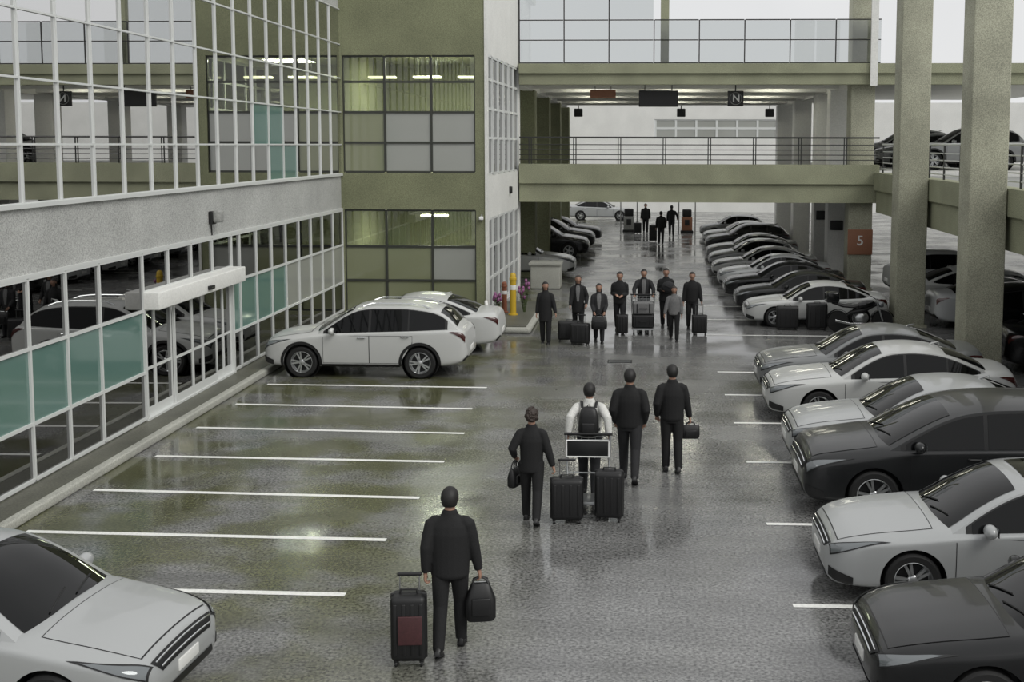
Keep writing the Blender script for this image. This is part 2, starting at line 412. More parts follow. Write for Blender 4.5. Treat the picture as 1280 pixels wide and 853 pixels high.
ti = MB()
ti.box(TX0, TX1-.3, TY0+.3, TY1, 3.5, 3.7).box(TX0, TX1-.3, TY0+.3, TY1, 8.2, 8.4).box(TX0, TX1-.4, TY1-.2, TY1, 0, 8.2).box(TX0-.2, TX0, TY0, TY1, 0, 11.2).box(TX0, TX1b, TY0, TY1, 11.1, 11.3)
struct(ti.build('wall_inner', M['inner'], smooth=False), 'olive interior walls and slabs seen through the tower windows', 'interior')
for x, z in ((-7.2, 7.55), (-5.7, 7.55), (-7.0, 2.95), (-8.7, 7.55)):
    o = MB().box(x-.45, x+.45, 38.4, 38.75, z-.07, z, bev=.015).build('ceiling_light', M['lamp']); [MB().tube([(x+q,38.57,z),(x+q,38.57,z+.62)], .012, 6).build('hanger', M['rail'], o) for q in (-.3,.3)]; tag(o, 'glowing ceiling panel inside the stair tower, %s' % ('behind its lower windows' if z < 5 else {-7.2:'behind the middle upper window', -5.7:'behind the upper window by the tower corner', -8.7:'behind the upper window beside the terminal'}[x]), 'light', 'tower ceiling lights')
ld = bpy.data.lights.new('tower_lamp', 'AREA'); ld.energy = 480; ld.size = 1.4; lo = bpy.data.objects.new('tower_lamp', ld); C.objects.link(lo); lo.location = (-6.8, 38.4, 8.05)
ld = bpy.data.lights.new('tower_lamp', 'AREA'); ld.energy = 340; ld.size = 1.4; lo = bpy.data.objects.new('tower_lamp', ld); C.objects.link(lo); lo.location = (-6.8, 38.4, 3.4)
# small camera on the tower corner
sp = MB().box(TX1-.22, TX1-.10, TY0-.22, TY0-.02, 3.0, 3.1, bev=.02).build('security_camera', M['white']); tag(sp, 'small white security camera on the stair tower corner', 'camera')
MB().box(TX1-.18, TX1-.14, TY0-.04, TY0, 2.95, 3.16).build('bracket', M['grey'], sp)
lamp2 = MB().box(-4.70, -4.56, 40.0, 40.25, 3.6, 3.85, bev=.03).build('wall_lamp', M['black']); tag(lamp2, 'dark box lamp on the pale side wall of the stair tower', 'lamp')

# ------------------------------------------------------------------ bridge building across the lane
BY = 42.0; BX0, BX1 = -4.52, 8.42
def beam(name, label, x0, x1, y0, y1, z0, z1, zm, m='beam', lip=.10):
    b = MB().box(x0, x1, y0+lip, y1, z0, zm-.02).box(x0, x1, y0, y1-.01, zm, z1).box(x0, x1, y0+.02, y1-.02, zm-.02, zm)
    o = b.build(name, M[m], smooth=False); return struct(o, label, 'beam')
beam('bridge_beam', 'long olive concrete edge beam of the lower bridge deck', BX0, BX1, BY, BY+.55, 3.22, 4.60, 3.9)
beam('bridge_beam', 'long olive concrete edge beam of the bridge roof under the glass screens', BX0, 20, BY, BY+.55, 7.46, 8.20, 7.86)
o = MB().box(-10, 20, BY+.56, 50, 3.9, 4.35).box(8.9, 20, 50, 69, 3.9, 4.35).build('bridge_slab', M['pale'], smooth=False); struct(o, 'concrete deck slab of the bridge', 'slab')
rs = MB().box(-10, 20, BY+.56, 66.9, 7.86, 8.15)
for y in np.arange(46, 66, 3.2): rs.box(-6, 9, y, y+.3, 7.5, 7.86)
for x in (-4.6, 7.77): rs.box(x-.2, x+.2, BY+.6, 66.9, 7.42, 7.86)
struct(rs.build('ceiling', M['pale'], smooth=False), 'ribbed concrete roof slab over the upper bridge deck', 'ceiling')
# railing on lower deck
ra = empty('bridge_railing', (0, BY+.12, 4.60)); tag(ra, 'long dark metal railing with five rails on the lower bridge beam', 'railing')
for z in (.16, .34, .52, .70): MB().tube([(BX0,0,z),(BX1,0,z)], .018, 6).build('rail', M['rail'], ra)
MB().tube([(BX0,0,.96),(BX1,0,.96)], .032, 8).build('top_rail', M['rail'], ra)
x = BX0+.35
while x < BX1:
    for d in (0, .09): MB().box(x+d-.018, x+d+.018, -.02, .02, 0, .96).build('post', M['rail'], ra, smooth=False)
    x += 1.62
# glass screens on the roof beam
x = BX0; i = 0
wd = 1.62
while x < 8.0:
    top = 10.9 if x < .3 else 9.76
    zz = [8.24, 9.05, 9.76] + ([10.9] if x < .3 else [])
    s = empty('glass_screen', (x, BY+.25, 0)); 
    f = MB()
    f.box(-.022, .022, -.022, .022, 8.2, zz[-1]);
    for z in zz: f.box(.022, wd-.03, -.018, .018, z-.02, z+.02)
    f.build('screen_frame', M['rail'], s, smooth=False)
    for a in range(len(zz)-1): MB().box(.03, wd-.03, -.006, .006, zz[a]+.03, zz[a+1]-.03).build('pane', M['screen'], s, smooth=False)
    ordn = ['first','second','third','fourth','fifth','sixth','seventh','eighth'][min(i,7)]
    tag(s, 'pale glass screen on the bridge roof edge, %s one from the stair tower' % ordn, 'glass screen', 'glass screens on the bridge roof')
    x += wd; i += 1
o = MB().box(.58, .88, BY+.6, BY+.9, 8.15, 11.5).build('roof_post', M['beam'], smooth=False); struct(o, 'thick grey post rising behind the glass screens on the bridge roof', 'post')
o = MB().box(8.0, 8.25, BY-.12, BY-.02, 7.4, 11.5).build('downpipe', M['pale'], smooth=False); struct(o, 'pale vertical channel beside the bridge roof end', 'pipe')
# columns
def column(x, y, w, z1, m, lab, sign=False):
    b = MB(); b.rbox(x-w/2, x+w/2, y-w/2, y+w/2, 0, z1, .035); b.box(x-w/2-.05, x+w/2+.05, y-w/2-.05, y+w/2+.05, 0, .08)
    o = b.build('concrete_column', M[m]); struct(o, lab, 'column'); return o
column(7.77, 27.0, .86, 13, 'column', 'big weathered column nearest on the aisle side of the parking deck')
column(7.77, 34.3, .86, 13, 'column', 'second big weathered column of the parking deck, between parked cars')
column(7.88, 42.95, .86, 13, 'column', 'weathered column with the orange number board at the bridge end')
for i, y in enumerate((46.6, 50.4, 57.4, 64.6)):
    column(7.70, y, .82, 7.45, 'pale', 'pale column under the bridge, %s behind the orange number board' % ['first','second','third','fourth'][i])
for i, y in enumerate((46.5, 53.5, 60.5, 67.5)):
    column(-4.75, y, .85, 7.45, 'olive', 'olive column under the bridge behind the stair tower, %s of its row' % ['first','second','third','fourth'][i])
for i, y in enumerate((10.5, 18.2, 27.0, 34.3)):
    column(14.6, y, .7, 3.0, 'column', 'inner column of the parking deck between car rows, %s from the viewer' % ['first','second','third','fourth'][i])
# left wall beneath bridge
# parking deck at right
beam('deck_beam', 'long weathered edge beam of the parking deck running behind the big columns', 0, 34, 0, .55, 2.9, 4.32, 3.7)
db = bpy.data.objects['deck_beam']; db.rotation_euler = (0,0,-PI/2); db.location = (8.22, 41.98, 0)
db.scale = (1,1,1)
o = MB().box(8.78, 24, 8, 41.9, 3.75, 4.2).build('deck_slab', M['grey'], smooth=False); struct(o, 'concrete slab of the raised parking deck', 'slab')
rb = MB()
for y in (10.5, 18.2, 27, 34.3, 41): rb.box(8.78, 24, y-.25, y+.25, 3.1, 3.75)
struct(rb.build('deck_rib', M['beam'], smooth=False), 'cross beams under the raised parking deck', 'beam')
rl = empty('deck_railing', (8.5, 8, 4.32)); tag(rl, 'metal railing with five rails along the raised parking deck edge', 'railing')
for z in (.15, .35, .55, .75): MB().tube([(0,0,z),(0,33.9,z)], .02, 6).build('rail', M['frame'], rl)
MB().tube([(0,0,1.0),(0,33.9,1.0)], .035, 8).build('top_rail', M['frame'], rl)
for i in range(21): MB().box(-.025, .025, i*1.69-.025, i*1.69+.025, 0, 1.0).build('post', M['rail'], rl, smooth=False)
# far backdrop building beyond bridge
fb = MB()
fb.box(-40, 40, 92, 93, 0, 5.85).box(-40, 40, 92, 93, 7.3, 8.6).box(-40, 0.8, 92, 93, 5.85, 7.3).box(10.5, 40, 92, 93, 5.85, 7.3)
struct(fb.build('far_building', M['pale'], smooth=False), 'pale far building closing the lane beyond the bridge', 'building')
xx = [1.0, 2.6, 4.2, 5.8, 7.4, 9.0, 10.5]
for i in range(6): window('f', 'x', xx[i]-.1, xx[i+1]-.1, 92.1, [5.85, 6.6, 7.3], ['frost','frost'], M['frame'], fw=.16)

for yq in (48.5, 54.9, 61.3):
    for xq in (-2.2, 1.6, 5.4):
        o = MB().box(xq-.75, xq+.75, yq-.09, yq+.09, 7.78, 7.86, bev=.02).build('ceiling_light', M['strip']); tag(o, 'glowing strip light under the bridge roof, %s row, %s' % ({48.5:'front',54.9:'middle',61.3:'rear'}[yq], {-2.2:'near the olive columns',1.6:'above the lane',5.4:'near the pale columns'}[xq]), 'light', 'strip lights under the bridge roof')
o = MB().box(38, 39, -5, 92, 0, 6.5).build('wall_east', M['pale'], smooth=False); struct(o, 'pale wall far beyond the parking deck', 'wall')
# ------------------------------------------------------------------ signs, lamps under the bridge
hs = MB().box(-.72, .72, -.07, .07, -.60, 0, bev=.02).build('hanging_sign', M['sign']); hs.location = (.52, 43.3, 7.30); tag(hs, 'wide dark sign board hanging under the bridge roof beam', 'sign')
for d in (-.5, .5): MB().tube([(d,0,0),(d,0,.2)], .02, 6).build('hanger', M['rail'], hs)
MB().box(-.68, .68, -.076, -.07, -.56, -.04).build('sign_face', M['black'], hs)
qs = MB().box(-.29, .29, -.07, .07, -.56, 0, bev=.02).build('hanging_sign', M['sign']); qs.location = (3.36, 43.3, 7.28); tag(qs, 'small square dark sign with a white letter hanging under the bridge roof', 'sign')
MB().tube([(0,0,0),(0,0,.22)], .025, 6).build('hanger', M['rail'], qs)
def letter(txt, size, m, parent, loc, rot=(PI/2,0,0), name='letter', bold=.006):
    cu = bpy.data.curves.new(name, 'FONT'); cu.body = txt; cu.size = size; cu.align_x = 'CENTER'; cu.align_y = 'CENTER'; cu.extrude = .004; cu.offset = bold
    t_ = bpy.data.objects.new('tmp', cu); C.objects.link(t_); me = applied(t_); me.materials.clear(); me.materials.append(m)
    o = bpy.data.objects.new(name, me); C.objects.link(o); o.parent = parent; o.location = loc; o.rotation_euler = rot; return o
letter('N', .36, M['white'], qs, (.02,-.076,-.28))
rg = MB(); ring = []
for i in range(33):
    a = 2*PI*i/32; ring.append((.22*math.cos(a), -.076, -.28+.22*math.sin(a)))
rg.tube(ring, .013, 6, caps=False); rg.build('sign_ring', M['grey'], qs)
o = MB().box(-.48, .48, -.05, .05, -.32, 0, bev=.015).build('hanging_sign', M['orange']); o.location = (-1.55, 44.0, 7.36); tag(o, 'faded orange board hanging under the bridge roof near the stair tower', 'sign')
for d in (-.3, .3): MB().tube([(d,0,0),(d,0,.12)], .015, 6).build('hanger', M['rail'], o)
for i, x in enumerate((-3.75, 2.1, 7.1)):
    l = MB().box(-.24, .24, -.16, .16, -.46, 0, bev=.04).build('floodlight', M['black']); l.location = (x, 66.6, 7.35); tag(l, 'black box floodlight hanging from the bridge roof, %s' % ['beside the olive columns', 'middle one of three above the lane', 'beside the pale columns'][i], 'floodlight', 'floodlights under the bridge roof')
    MB().tube([(0,0,0),(0,0,.52)], .03, 6).build('hanger', M['rail'], l); MB().box(-.2, .2, -.172, -.16, -.42, -.06).build('lamp_glass', M['sign'], l)
# number board on column
nb_ = MB().box(-.45, .45, -.03, 0, 0, .92, bev=.01).build('column_sign', M['orange']); nb_.location = (7.88, 42.50, 1.32); tag(nb_, 'faded orange board with a pale number on the column at the bridge end', 'sign')
letter('5', .5, M['plate'], nb_, (0,-.034,.5))
for i, (x, y, z) in enumerate(((7.62, 49.96, 2.12), (7.62, 46.15, 1.95))):
    b_ = MB().box(-.25, .25, -.10, 0, 0, .38, bev=.02).build('ticket_display', M['black']); b_.location = (x, y, z); tag(b_, 'dark display box fixed to the %s pale column under the bridge' % ['second', 'first'][i], 'display', 'display boxes on the pale columns')
    MB().box(-.2, .2, -.106, -.1, .08, .3).build('screen', M['sign'], b_)
# ticket kiosks far down the lane
def kiosk(x, y, m, lab):
    k = empty('ticket_kiosk', (x, y, 0)); tag(k, lab, 'kiosk')
    MB().box(-.38, .38, -.28, .28, 0, .14, bev=.02).build('base', M['black'], k)
    MB().box(-.32, .32, -.22, .22, .14, .95, bev=.03).build('cabinet', M[m], k)
    MB().box(-.28, .28, -.2, .2, .95, 1.42, bev=.08).build('hood', M['black'], k)
    MB().box(-.14, .14, -.24, -.22, .45, .8, bev=.01).build('payment_panel', M['sign'], k)
    for s in (-.5, .5): MB().tube([(s,0,0),(s,0,2.3)], .035, 8).build('post', M['grey'], k)
kiosk(-.89, 70.6, 'grey', 'grey ticket kiosk far down the lane beyond the olive columns')
kiosk(2.62, 70.2, 'orange', 'orange ticket kiosk far down the lane beside two walkers')

# ------------------------------------------------------------------ island with yellow posts
isl = MB().rbox(-4.72, -3.15, 32.1, 37.6, 0, .16, .07).build('kerb_island', M['kerb']); struct(isl, 'kerbed island at the foot of the stair tower', 'kerb')
o = MB().box(-4.6, -3.3, 32.3, 37.4, .15, .20, bev=.02).build('planting_bed', M['walk']); struct(o, 'dark planting bed on the kerbed island', 'bed')
def bollard(x, y, h, r, m, lab):
    b = MB().lathe([(.001,0),(r*1.5,0),(r*1.5,.04),(r,.05),(r,h*.82),(r*1.15,h*.83),(r*1.15,h*.88),(r,h*.89),(r*.95,h*.96),(r*.5,h),(.001,h)], 18, 'z').build('bollard', M[m]); b.location = (x, y, .19); tag(b, lab, 'bollard')
    MB().lathe([(r*1.02,h*.6),(r*1.04,h*.61),(r*1.04,h*.7),(r*1.02,h*.71)], 18, 'z').build('band', M['plate'], b)
bollard(-3.90, 34.4, 1.28, .095, 'yellow', 'tall yellow bollard on the kerbed island by the stair tower')
bollard(-4.22, 34.9, .95, .08, 'red', 'shorter rusty red bollard beside the tall yellow bollard')
for i, (x, y, s) in enumerate(((-4.42, 34.6, .5), (-3.62, 35.0, .75))):
    st = MB(); fl = MB(); lf = MB(); rnd = random.Random(i)
    for k in range(14):
        a = rnd.uniform(0, 2*PI); r = rnd.uniform(.02, .16); h = s*rnd.uniform(.6, 1.3)
        tip = (r*math.cos(a), r*math.sin(a), h); st.tube([(r*.2*math.cos(a), r*.2*math.sin(a), 0), tip], .006, 5)
        fl.ball(tip, (.045,.045,.06), 7, 5)
        for q in range(4):
            t = rnd.uniform(.2,.8); c = Vector(tip)*t; d = Vector((math.cos(a+q*1.6), math.sin(a+q*1.6), .4))*.11; w_ = Vector((-d.y, d.x, 0))*.3
            lf.add([c, c+d*.5+w_, c+d, c+d*.5-w_], [(0,1,2,3)])
    b = st.build('flowering_plant', M['leaf']); b.location = (x, y, .19)
    fl.build('blossom', M['purple'], b); lf.build('leaf', M['leaf'], b, fix=False)
    tag(b, ['low purple flowering plant beside the rusty bollard', 'taller purple flowering plant behind the yellow bollard'][i], 'plant')
# slanted barrier pipes at the island
o = MB().tube([(-4.55,33.6,.2),(-4.55,33.2,.75),(-4.35,32.5,.2)], .05, 8).build('hoop_barrier', M['pale']); tag(o, 'pale bent hoop barrier at the end of the kerbed island', 'barrier')
cb = MB().rbox(-4.15, -3.05, 42.2, 43.3, 0, .92, .05).box(-4.2, -3.0, 42.15, 43.35, .88, .96).build('concrete_block', M['kerb']); tag(cb, 'pale concrete block in front of the white car under the bridge', 'block')
o = MB().box(-.30, .30, -.18, .18, 0, .012).build('drain_grate', M['black'], smooth=False); o.location = (-.56, 28.1, .0); tag(o, 'dark rectangular drain grate in the lane', 'drain')
sl = MB()
for i in range(9): sl.box(-.27, .27, -.16+i*.037, -.15+i*.037, .012, .02)
sl.build('grate_bars', M['steel'], o, smooth=False)
# ------------------------------------------------------------------ cars
def pchip(tab):
    xs = np.array([t[0] for t in tab], float); ys_ = np.array([t[1] for t in tab], float)
    h = np.diff(xs); d = np.diff(ys_)/h; m = np.zeros(len(xs))
    for i in range(1, len(xs)-1):
        if d[i-1]*d[i] > 0:
            w1 = 2*h[i]+h[i-1]; w2 = h[i]+2*h[i-1]; m[i] = (w1+w2)/(w1/d[i-1]+w2/d[i])
    m[0] = d[0]; m[-1] = d[-1]
    def f(x):
        x = min(max(x, xs[0]), xs[-1]); i = min(int(np.searchsorted(xs, x, 'right'))-1, len(xs)-2)
        t = (x-xs[i])/h[i]; t2 = t*t; t3 = t2*t
        return float(ys_[i]*(2*t3-3*t2+1)+m[i]*h[i]*(t3-2*t2+t)+ys_[i+1]*(-2*t3+3*t2)+m[i+1]*h[i]*(t3-t2))
    return f

SPEC = {
 'sedan': dict(L=4.72, W=1.83, wr=.325, fx=.96, rx=3.72,
    zb=[(0,.34),(.03,.25),(.12,.21),(.5,.20),(2.3,.20),(4.2,.23),(4.6,.30),(4.72,.42)],
    zt=[(0,.57),(.03,.645),(.09,.71),(.22,.785),(.5,.85),(.95,.915),(1.36,.955),(1.55,.955),(3.4,.99),(3.75,1.03),(4.15,1.09),(4.5,1.085),(4.62,1.04),(4.69,.86),(4.72,.60)],
    zs=[(0,.54),(.03,.60),(.1,.65),(.25,.705),(.5,.765),(1.0,.81),(1.4,.85),(2,.89),(3.4,.945),(4.2,.97),(4.6,.92),(4.69,.78),(4.72,.57)],
    w=[(0,.50),(.03,.62),(.1,.74),(.25,.835),(.5,.885),(1,.91),(2.3,.915),(3.6,.905),(4.2,.86),(4.55,.79),(4.69,.70),(4.72,.62)],
    zr=[(1.22,.90),(1.45,1.03),(1.8,1.24),(2.1,1.375),(2.35,1.44),(2.75,1.465),(3.1,1.44),(3.45,1.365),(3.8,1.24),(4.1,1.11),(4.25,1.04)],
    ws=(1.30,2.16), bl=(3.36,4.12), roof=(2.2,3.3), side=(1.62,3.92), split=[(1.62,2.54),(2.60,3.34),(3.38,3.92)], tumble=.38),
 'suv': dict(L=4.70, W=1.84, wr=.36, fx=.93, rx=3.64,
    zb=[(0,.46),(.03,.34),(.12,.27),(.5,.25),(2.3,.25),(4.2,.28),(4.58,.36),(4.70,.48)],
    zt=[(0,.62),(.03,.74),(.08,.84),(.18,.92),(.45,.985),(.9,1.05),(1.28,1.10),(1.5,1.09),(3.4,1.12),(4.2,1.16),(4.5,1.15),(4.62,1.08),(4.68,.92),(4.70,.70)],
    zs=[(0,.58),(.03,.66),(.1,.74),(.25,.80),(.5,.86),(1,.94),(1.4,.99),(2,1.03),(3.4,1.08),(4.2,1.10),(4.55,1.05),(4.66,.92),(4.70,.66)],
    w=[(0,.58),(.03,.68),(.1,.78),(.25,.86),(.5,.90),(1,.92),(2.3,.92),(3.6,.92),(4.2,.885),(4.55,.82),(4.67,.74),(4.70,.66)],
    zr=[(1.14,1.04),(1.35,1.16),(1.7,1.38),(2.0,1.55),(2.25,1.635),(2.6,1.675),(3.2,1.675),(3.7,1.63),(4.02,1.56),(4.22,1.46),(4.42,1.28),(4.56,1.12)],
    ws=(1.24,2.08), bl=(4.08,4.46), roof=(2.15,4.0), side=(1.5,4.2), split=[(1.5,2.46),(2.52,3.36),(3.40,4.2)], tumble=.33),
 'minivan': dict(L=5.0, W=1.95, wr=.36, fx=.98, rx=3.98,
    zb=[(0,.44),(.03,.32),(.12,.25),(.5,.23),(2.4,.23),(4.4,.26),(4.88,.34),(5.0,.46)],
    zt=[(0,.62),(.03,.74),(.08,.85),(.18,.94),(.45,1.00),(.9,1.06),(1.2,1.10),(1.5,1.10),(3.5,1.12),(4.5,1.14),(4.8,1.14),(4.93,1.08),(4.98,.92),(5.0,.70)],
    zs=[(0,.58),(.03,.66),(.1,.75),(.25,.82),(.5,.87),(1,.95),(1.4,1.0),(2,1.02),(3.5,1.05),(4.5,1.06),(4.85,1.03),(4.96,.92),(5.0,.66)],
    w=[(0,.62),(.03,.74),(.1,.84),(.25,.91),(.5,.95),(1,.97),(2.4,.975),(3.8,.97),(4.5,.945),(4.85,.88),(4.97,.80),(5.0,.72)],
    zr=[(1.02,1.03),(1.25,1.16),(1.65,1.37),(2.0,1.52),(2.3,1.60),(2.7,1.65),(3.3,1.665),(4.0,1.65),(4.4,1.61),(4.62,1.52),(4.8,1.36),(4.92,1.12)],
    ws=(1.14,2.06), bl=(4.48,4.80), roof=(2.2,4.3), side=(1.42,4.55), split=[(1.42,2.5),(2.56,3.5),(3.56,4.55)], tumble=.26),
 'hatchback': dict(L=4.3, W=1.80, wr=.32, fx=.88, rx=3.48,
    zb=[(0,.40),(.03,.28),(.12,.22),(.5,.20),(2.1,.20),(3.9,.23),(4.2,.30),(4.3,.44)],
    zt=[(0,.54),(.03,.64),(.09,.72),(.2,.79),(.45,.86),(.85,.93),(1.18,.985),(1.4,.98),(3.1,1.03),(3.8,1.06),(4.1,1.05),(4.23,.98),(4.28,.84),(4.3,.62)],
    zs=[(0,.51),(.03,.58),(.1,.64),(.25,.69),(.5,.75),(.9,.82),(1.3,.88),(2,.92),(3.1,.98),(3.8,1.0),(4.15,.95),(4.26,.82),(4.3,.58)],
    w=[(0,.56),(.03,.66),(.1,.76),(.25,.84),(.5,.88),(1,.90),(2.1,.90),(3.3,.895),(3.8,.865),(4.15,.80),(4.27,.71),(4.3,.62)],
    zr=[(1.04,.93),(1.26,1.06),(1.6,1.27),(1.9,1.41),(2.15,1.475),(2.5,1.50),(3.0,1.48),(3.4,1.42),(3.7,1.33),(3.92,1.18),(4.06,1.04)],
    ws=(1.12,1.98), bl=(3.5,3.95), roof=(2.0,3.42), side=(1.42,3.72), split=[(1.42,2.3),(2.36,3.14),(3.18,3.72)], tumble=.36),
}

def make_car(kind, paint, name, roof_rack=False, sunroof=False):
    """nose towards local +X, centre of the wheelbase footprint at the origin, wheels on z=0"""
    S = SPEC[kind]; L = S['L']; P = M[paint]
    zb, zt, zs, w, zr = [pchip(S[k]) for k in ('zb','zt','zs','w','zr')]
    X = lambda x: L/2 - x                       # station measured from the nose -> local x
    cc = {}
    def ctrl(x):
        if x not in cc: cc[x] = ctrl_(x)
        return cc[x]
    def ctrl_(x):
        W, b, s, t = w(x), zb(x), zs(x), zt(x); h = s-b
        return np.array([(0,b),(.80*W,b),(.955*W,b+.05),(.985*W,b+.22*h),(1.0*W,b+.60*h),(.992*W,s-.05),(.955*W,s),(.80*W,s+(t-s)*.55),(.45*W,s+(t-s)*.88),(0,t)])
    def sect(x, v):
        c = ctrl(x); v = min(max(v,0),9); i = min(int(v), 8); t = v-i
        p0 = c[i-1] if i > 0 else np.array((-c[1][0], c[1][1])); p3 = c[i+2] if i < 8 else np.array((-c[8][0], c[8][1]))
        p1, p2 = c[i], c[i+1]; m1 = (p2-p0)*.5*.7; m2 = (p3-p1)*.5*.7
        return p1*(2*t**3-3*t*t+1)+m1*(t**3-2*t*t+t)+p2*(-2*t**3+3*t*t)+m2*(t**3-t*t)
    def side_y(x, z):
        vs = [sect(x, 1.2+4.8*i/30) for i in range(31)]; zz = [q[1] for q in vs]
        return float(np.interp(z, zz, [q[0] for q in vs]))
    def top_z(x, y):
        vs = [sect(x, 9-3*i/20) for i in range(21)]
        return float(np.interp(abs(y), [q[0] for q in vs], [q[1] for q in vs]))
    root = empty(name)
    # --- body shell
    st = [0,.012,.03,.06,.1,.15,.22,.3,.4,.5]; st += list(np.linspace(.62, L-.6, 34)); st += [L-.5,L-.38,L-.28,L-.2,L-.14,L-.09,L-.055,L-.03,L-.012,L]
    nv = 30; rings = []
    for x in st:
        half = [sect(x, 9*i/nv) for i in range(nv+1)]
        ring = [(X(x), q[0], q[1]) for q in half] + [(X(x), -q[0], q[1]) for q in half[-2:0:-1]]
        rings.append(ring)
    b = MB().loft(rings); me = b.mesh('body'); fix_normals(me)
    ob = bpy.data.objects.new('tmp', me); C.objects.link(ob); me.materials.append(P)
    ra = S['wr']+.055; cut = MB()
    for wx in (S['fx'], S['rx']):
        for sgn in (1,-1):
            y0 = w(wx); seg = 32
            ring = lambda yy: [(X(wx)+ra*math.cos(2*PI*j/seg), sgn*yy, S['wr']+ra*math.sin(2*PI*j/seg)) for j in range(seg)]
            cut.loft([ring(y0-.30), ring(y0+.3)])
    cm = cut.mesh('cut'); fix_normals(cm); co = bpy.data.objects.new('cut', cm); C.objects.link(co)
    md = ob.modifiers.new('b', 'BOOLEAN'); md.operation = 'DIFFERENCE'; md.object = co; md.solver = 'EXACT'
    me = applied(ob); bpy.data.objects.remove(co)
    smooth_mesh(me, 32); body = link('body', me, None, root)
    # wheel wells
    for wx in (S['fx'], S['rx']):
        for sgn in (1,-1):
            y0 = w(wx); r = ra-.004; seg = 28
            prof = [(.02, y0-.29), (r, y0-.29), (r, y0-.035)]
            MB().lathe(prof, seg, 'y', Matrix.Translation((X(wx),0,S['wr'])) @ Matrix.Diagonal((1,sgn,1,1)), caps=False).build('wheel_arch', M['trim'], root, fix=False)
    # --- cabin shell
    x0, x1 = S['zr'][0][0], S['zr'][-1][0]
    xm = .5*(x0+x1)
    def cab(x):
        """(base half width, base z, corner half width, corner z, top z)"""
        top = zr(x); base = zs(x)-.02
        wb = w(x)*.945 - .05*((x-xm)/(x1-xm))**2*(1 if x > xm else .5)
        crown = .085 + .05*max(0, (S['roof'][0]-x)/(S['roof'][0]-x0)) + .03*max(0, (x-S['roof'][1])/(x1-S['roof'][1]))
        zc = top-crown; yc = wb - S['tumble']*max(0, zc-base)
        return wb, base, yc, zc, top
    def roof_pt(x, u):                              # u in -1..1 across
        wb, base, yc, zc, top = cab(x); a = abs(u)
        return (X(x), u*yc, top-(top-zc)*a**2.6)
    def side_pt(x, z, sg):
        wb, base, yc, zc, top = cab(x); return (X(x), sg*(wb - S['tumble']*max(0, z-base)), z)
    cs = list(np.linspace(x0, x1, 40)); nu = 9; cr = []
    for x in cs:
        wb, base, yc, zc, top = cab(x); ring = []
        ring += [(X(x), wb, min(base, zc)-.06)]
        for i in range(5): z = base+(zc-base)*i/5 if zc > base else zc; ring.append((X(x), wb-S['tumble']*max(0,z-base), z))
        for i in range(2*nu+1): ring.append(roof_pt(x, 1-i/nu))
        for i in range(4,-1,-1): z = base+(zc-base)*i/5 if zc > base else zc; ring.append((X(x), -(wb-S['tumble']*max(0,z-base)), z))
        ring.append((X(x), -wb, min(base, zc)-.06)); cr.append(ring)
    MB().loft(cr).build('roof', P, root, ang=30)
    # --- patches
    def grid(fn, nu_, nv_):
        vs = [fn(i/nu_, j/nv_) for i in range(nu_+1) for j in range(nv_+1)]
        return vs, [(i*(nv_+1)+j, i*(nv_+1)+j+1, (i+1)*(nv_+1)+j+1, (i+1)*(nv_+1)+j) for i in range(nu_) for j in range(nv_)]
    def offs(p, nrm, d): return (p[0]+nrm[0]*d, p[1]+nrm[1]*d, p[2]+nrm[2]*d)
    def patch(fn, nu_, nv_, off):
        """surface patch lifted off its surface by finite-difference normals, always outward"""
        def g(a, c):
            e = 1e-3; p = np.array(fn(a,c)); pu = np.array(fn(min(a+e,1),c))-np.array(fn(max(a-e,0),c)); pv = np.array(fn(a,min(c+e,1)))-np.array(fn(a,max(c-e,0)))
            n = np.cross(pu, pv); l = np.linalg.norm(n); n = n/l if l > 1e-12 else np.array((0,0,1.))
            if n.dot(p-np.array((0,0,.55))) < 0: n = -n
            return tuple(p+n*off)
        return grid(g, nu_, nv_)
    def put(nm, pieces, m, parent=root):
        q = MB()
        for vs, fs in pieces: q.add(vs, fs)
        return q.build(nm, m, parent, fix=False, ang=60)
    # windscreen and rear window
    a, c = S['ws']; um = .86
    scr = put('windscreen', [patch(lambda s, t: roof_pt(a+(c-a)*s, -um+2*um*t), 14, 18, .006)], M['carglass'])
    a2, c2 = S['bl']
    put('rear_window', [patch(lambda s, t: roof_pt(a2+(c2-a2)*s, -.84+1.68*t), 10, 18, .006)], M['carglass'])
    # wipers
    wp = MB()
    for y0 in (-.45, .1):
        pts = [roof_pt(a+.02+.10*t, (y0+.5*t)) for t in np.linspace(0, 1, 6)]; wp.tube([(p[0], p[1], p[2]+.02) for p in pts], .009, 5)
    wp.build('wiper', M['trim'], scr)
    # side glass with dark surround
    def side_patch(xa, xb, sg, lo, hi, off):
        def fn(s, t):
            x = xa+(xb-xa)*s; wb, base, yc, zc, top = cab(x); zl = base+lo; zh = max(zc-hi, zl+.001)
            return side_pt(x, zl+(zh-zl)*t, sg)
        return patch(fn, 18, 5, off)
    xs0, xs1 = S['side']
    for s in (1,-1):
        put('window_surround', [side_patch(xs0-.07, xs1+.06, s, .012, .022, .004)], M['trim'])
        for xa, xb in S['split']:
            put('side_window', [side_patch(xa, xb, s, .03, .042, .008)], M['carglass'])
    # doors (slightly raised skins over a dark seam) with handles
    belt = lambda x: zs(x)-.055
    d1a, d1b = S['fx']+S['wr']+.14, S['split'][0][1]+.03
    d2a, d2b = d1b, S['rx']-.16
    def door_fn(xa, xb, sg, g_, low=0, slant=0):
        def fn(s, t):
            z = zb(2)+.10+g_ + (belt(2.2)-zb(2)-.10-2*g_)*t
            xe = xb - slant*max(0, 1-t*1.35); x = (xa+g_) + (xe-xa-2*g_)*s
            zz = min(z, belt(x)); return (X(x), sg*side_y(x, zz), zz)
        return fn
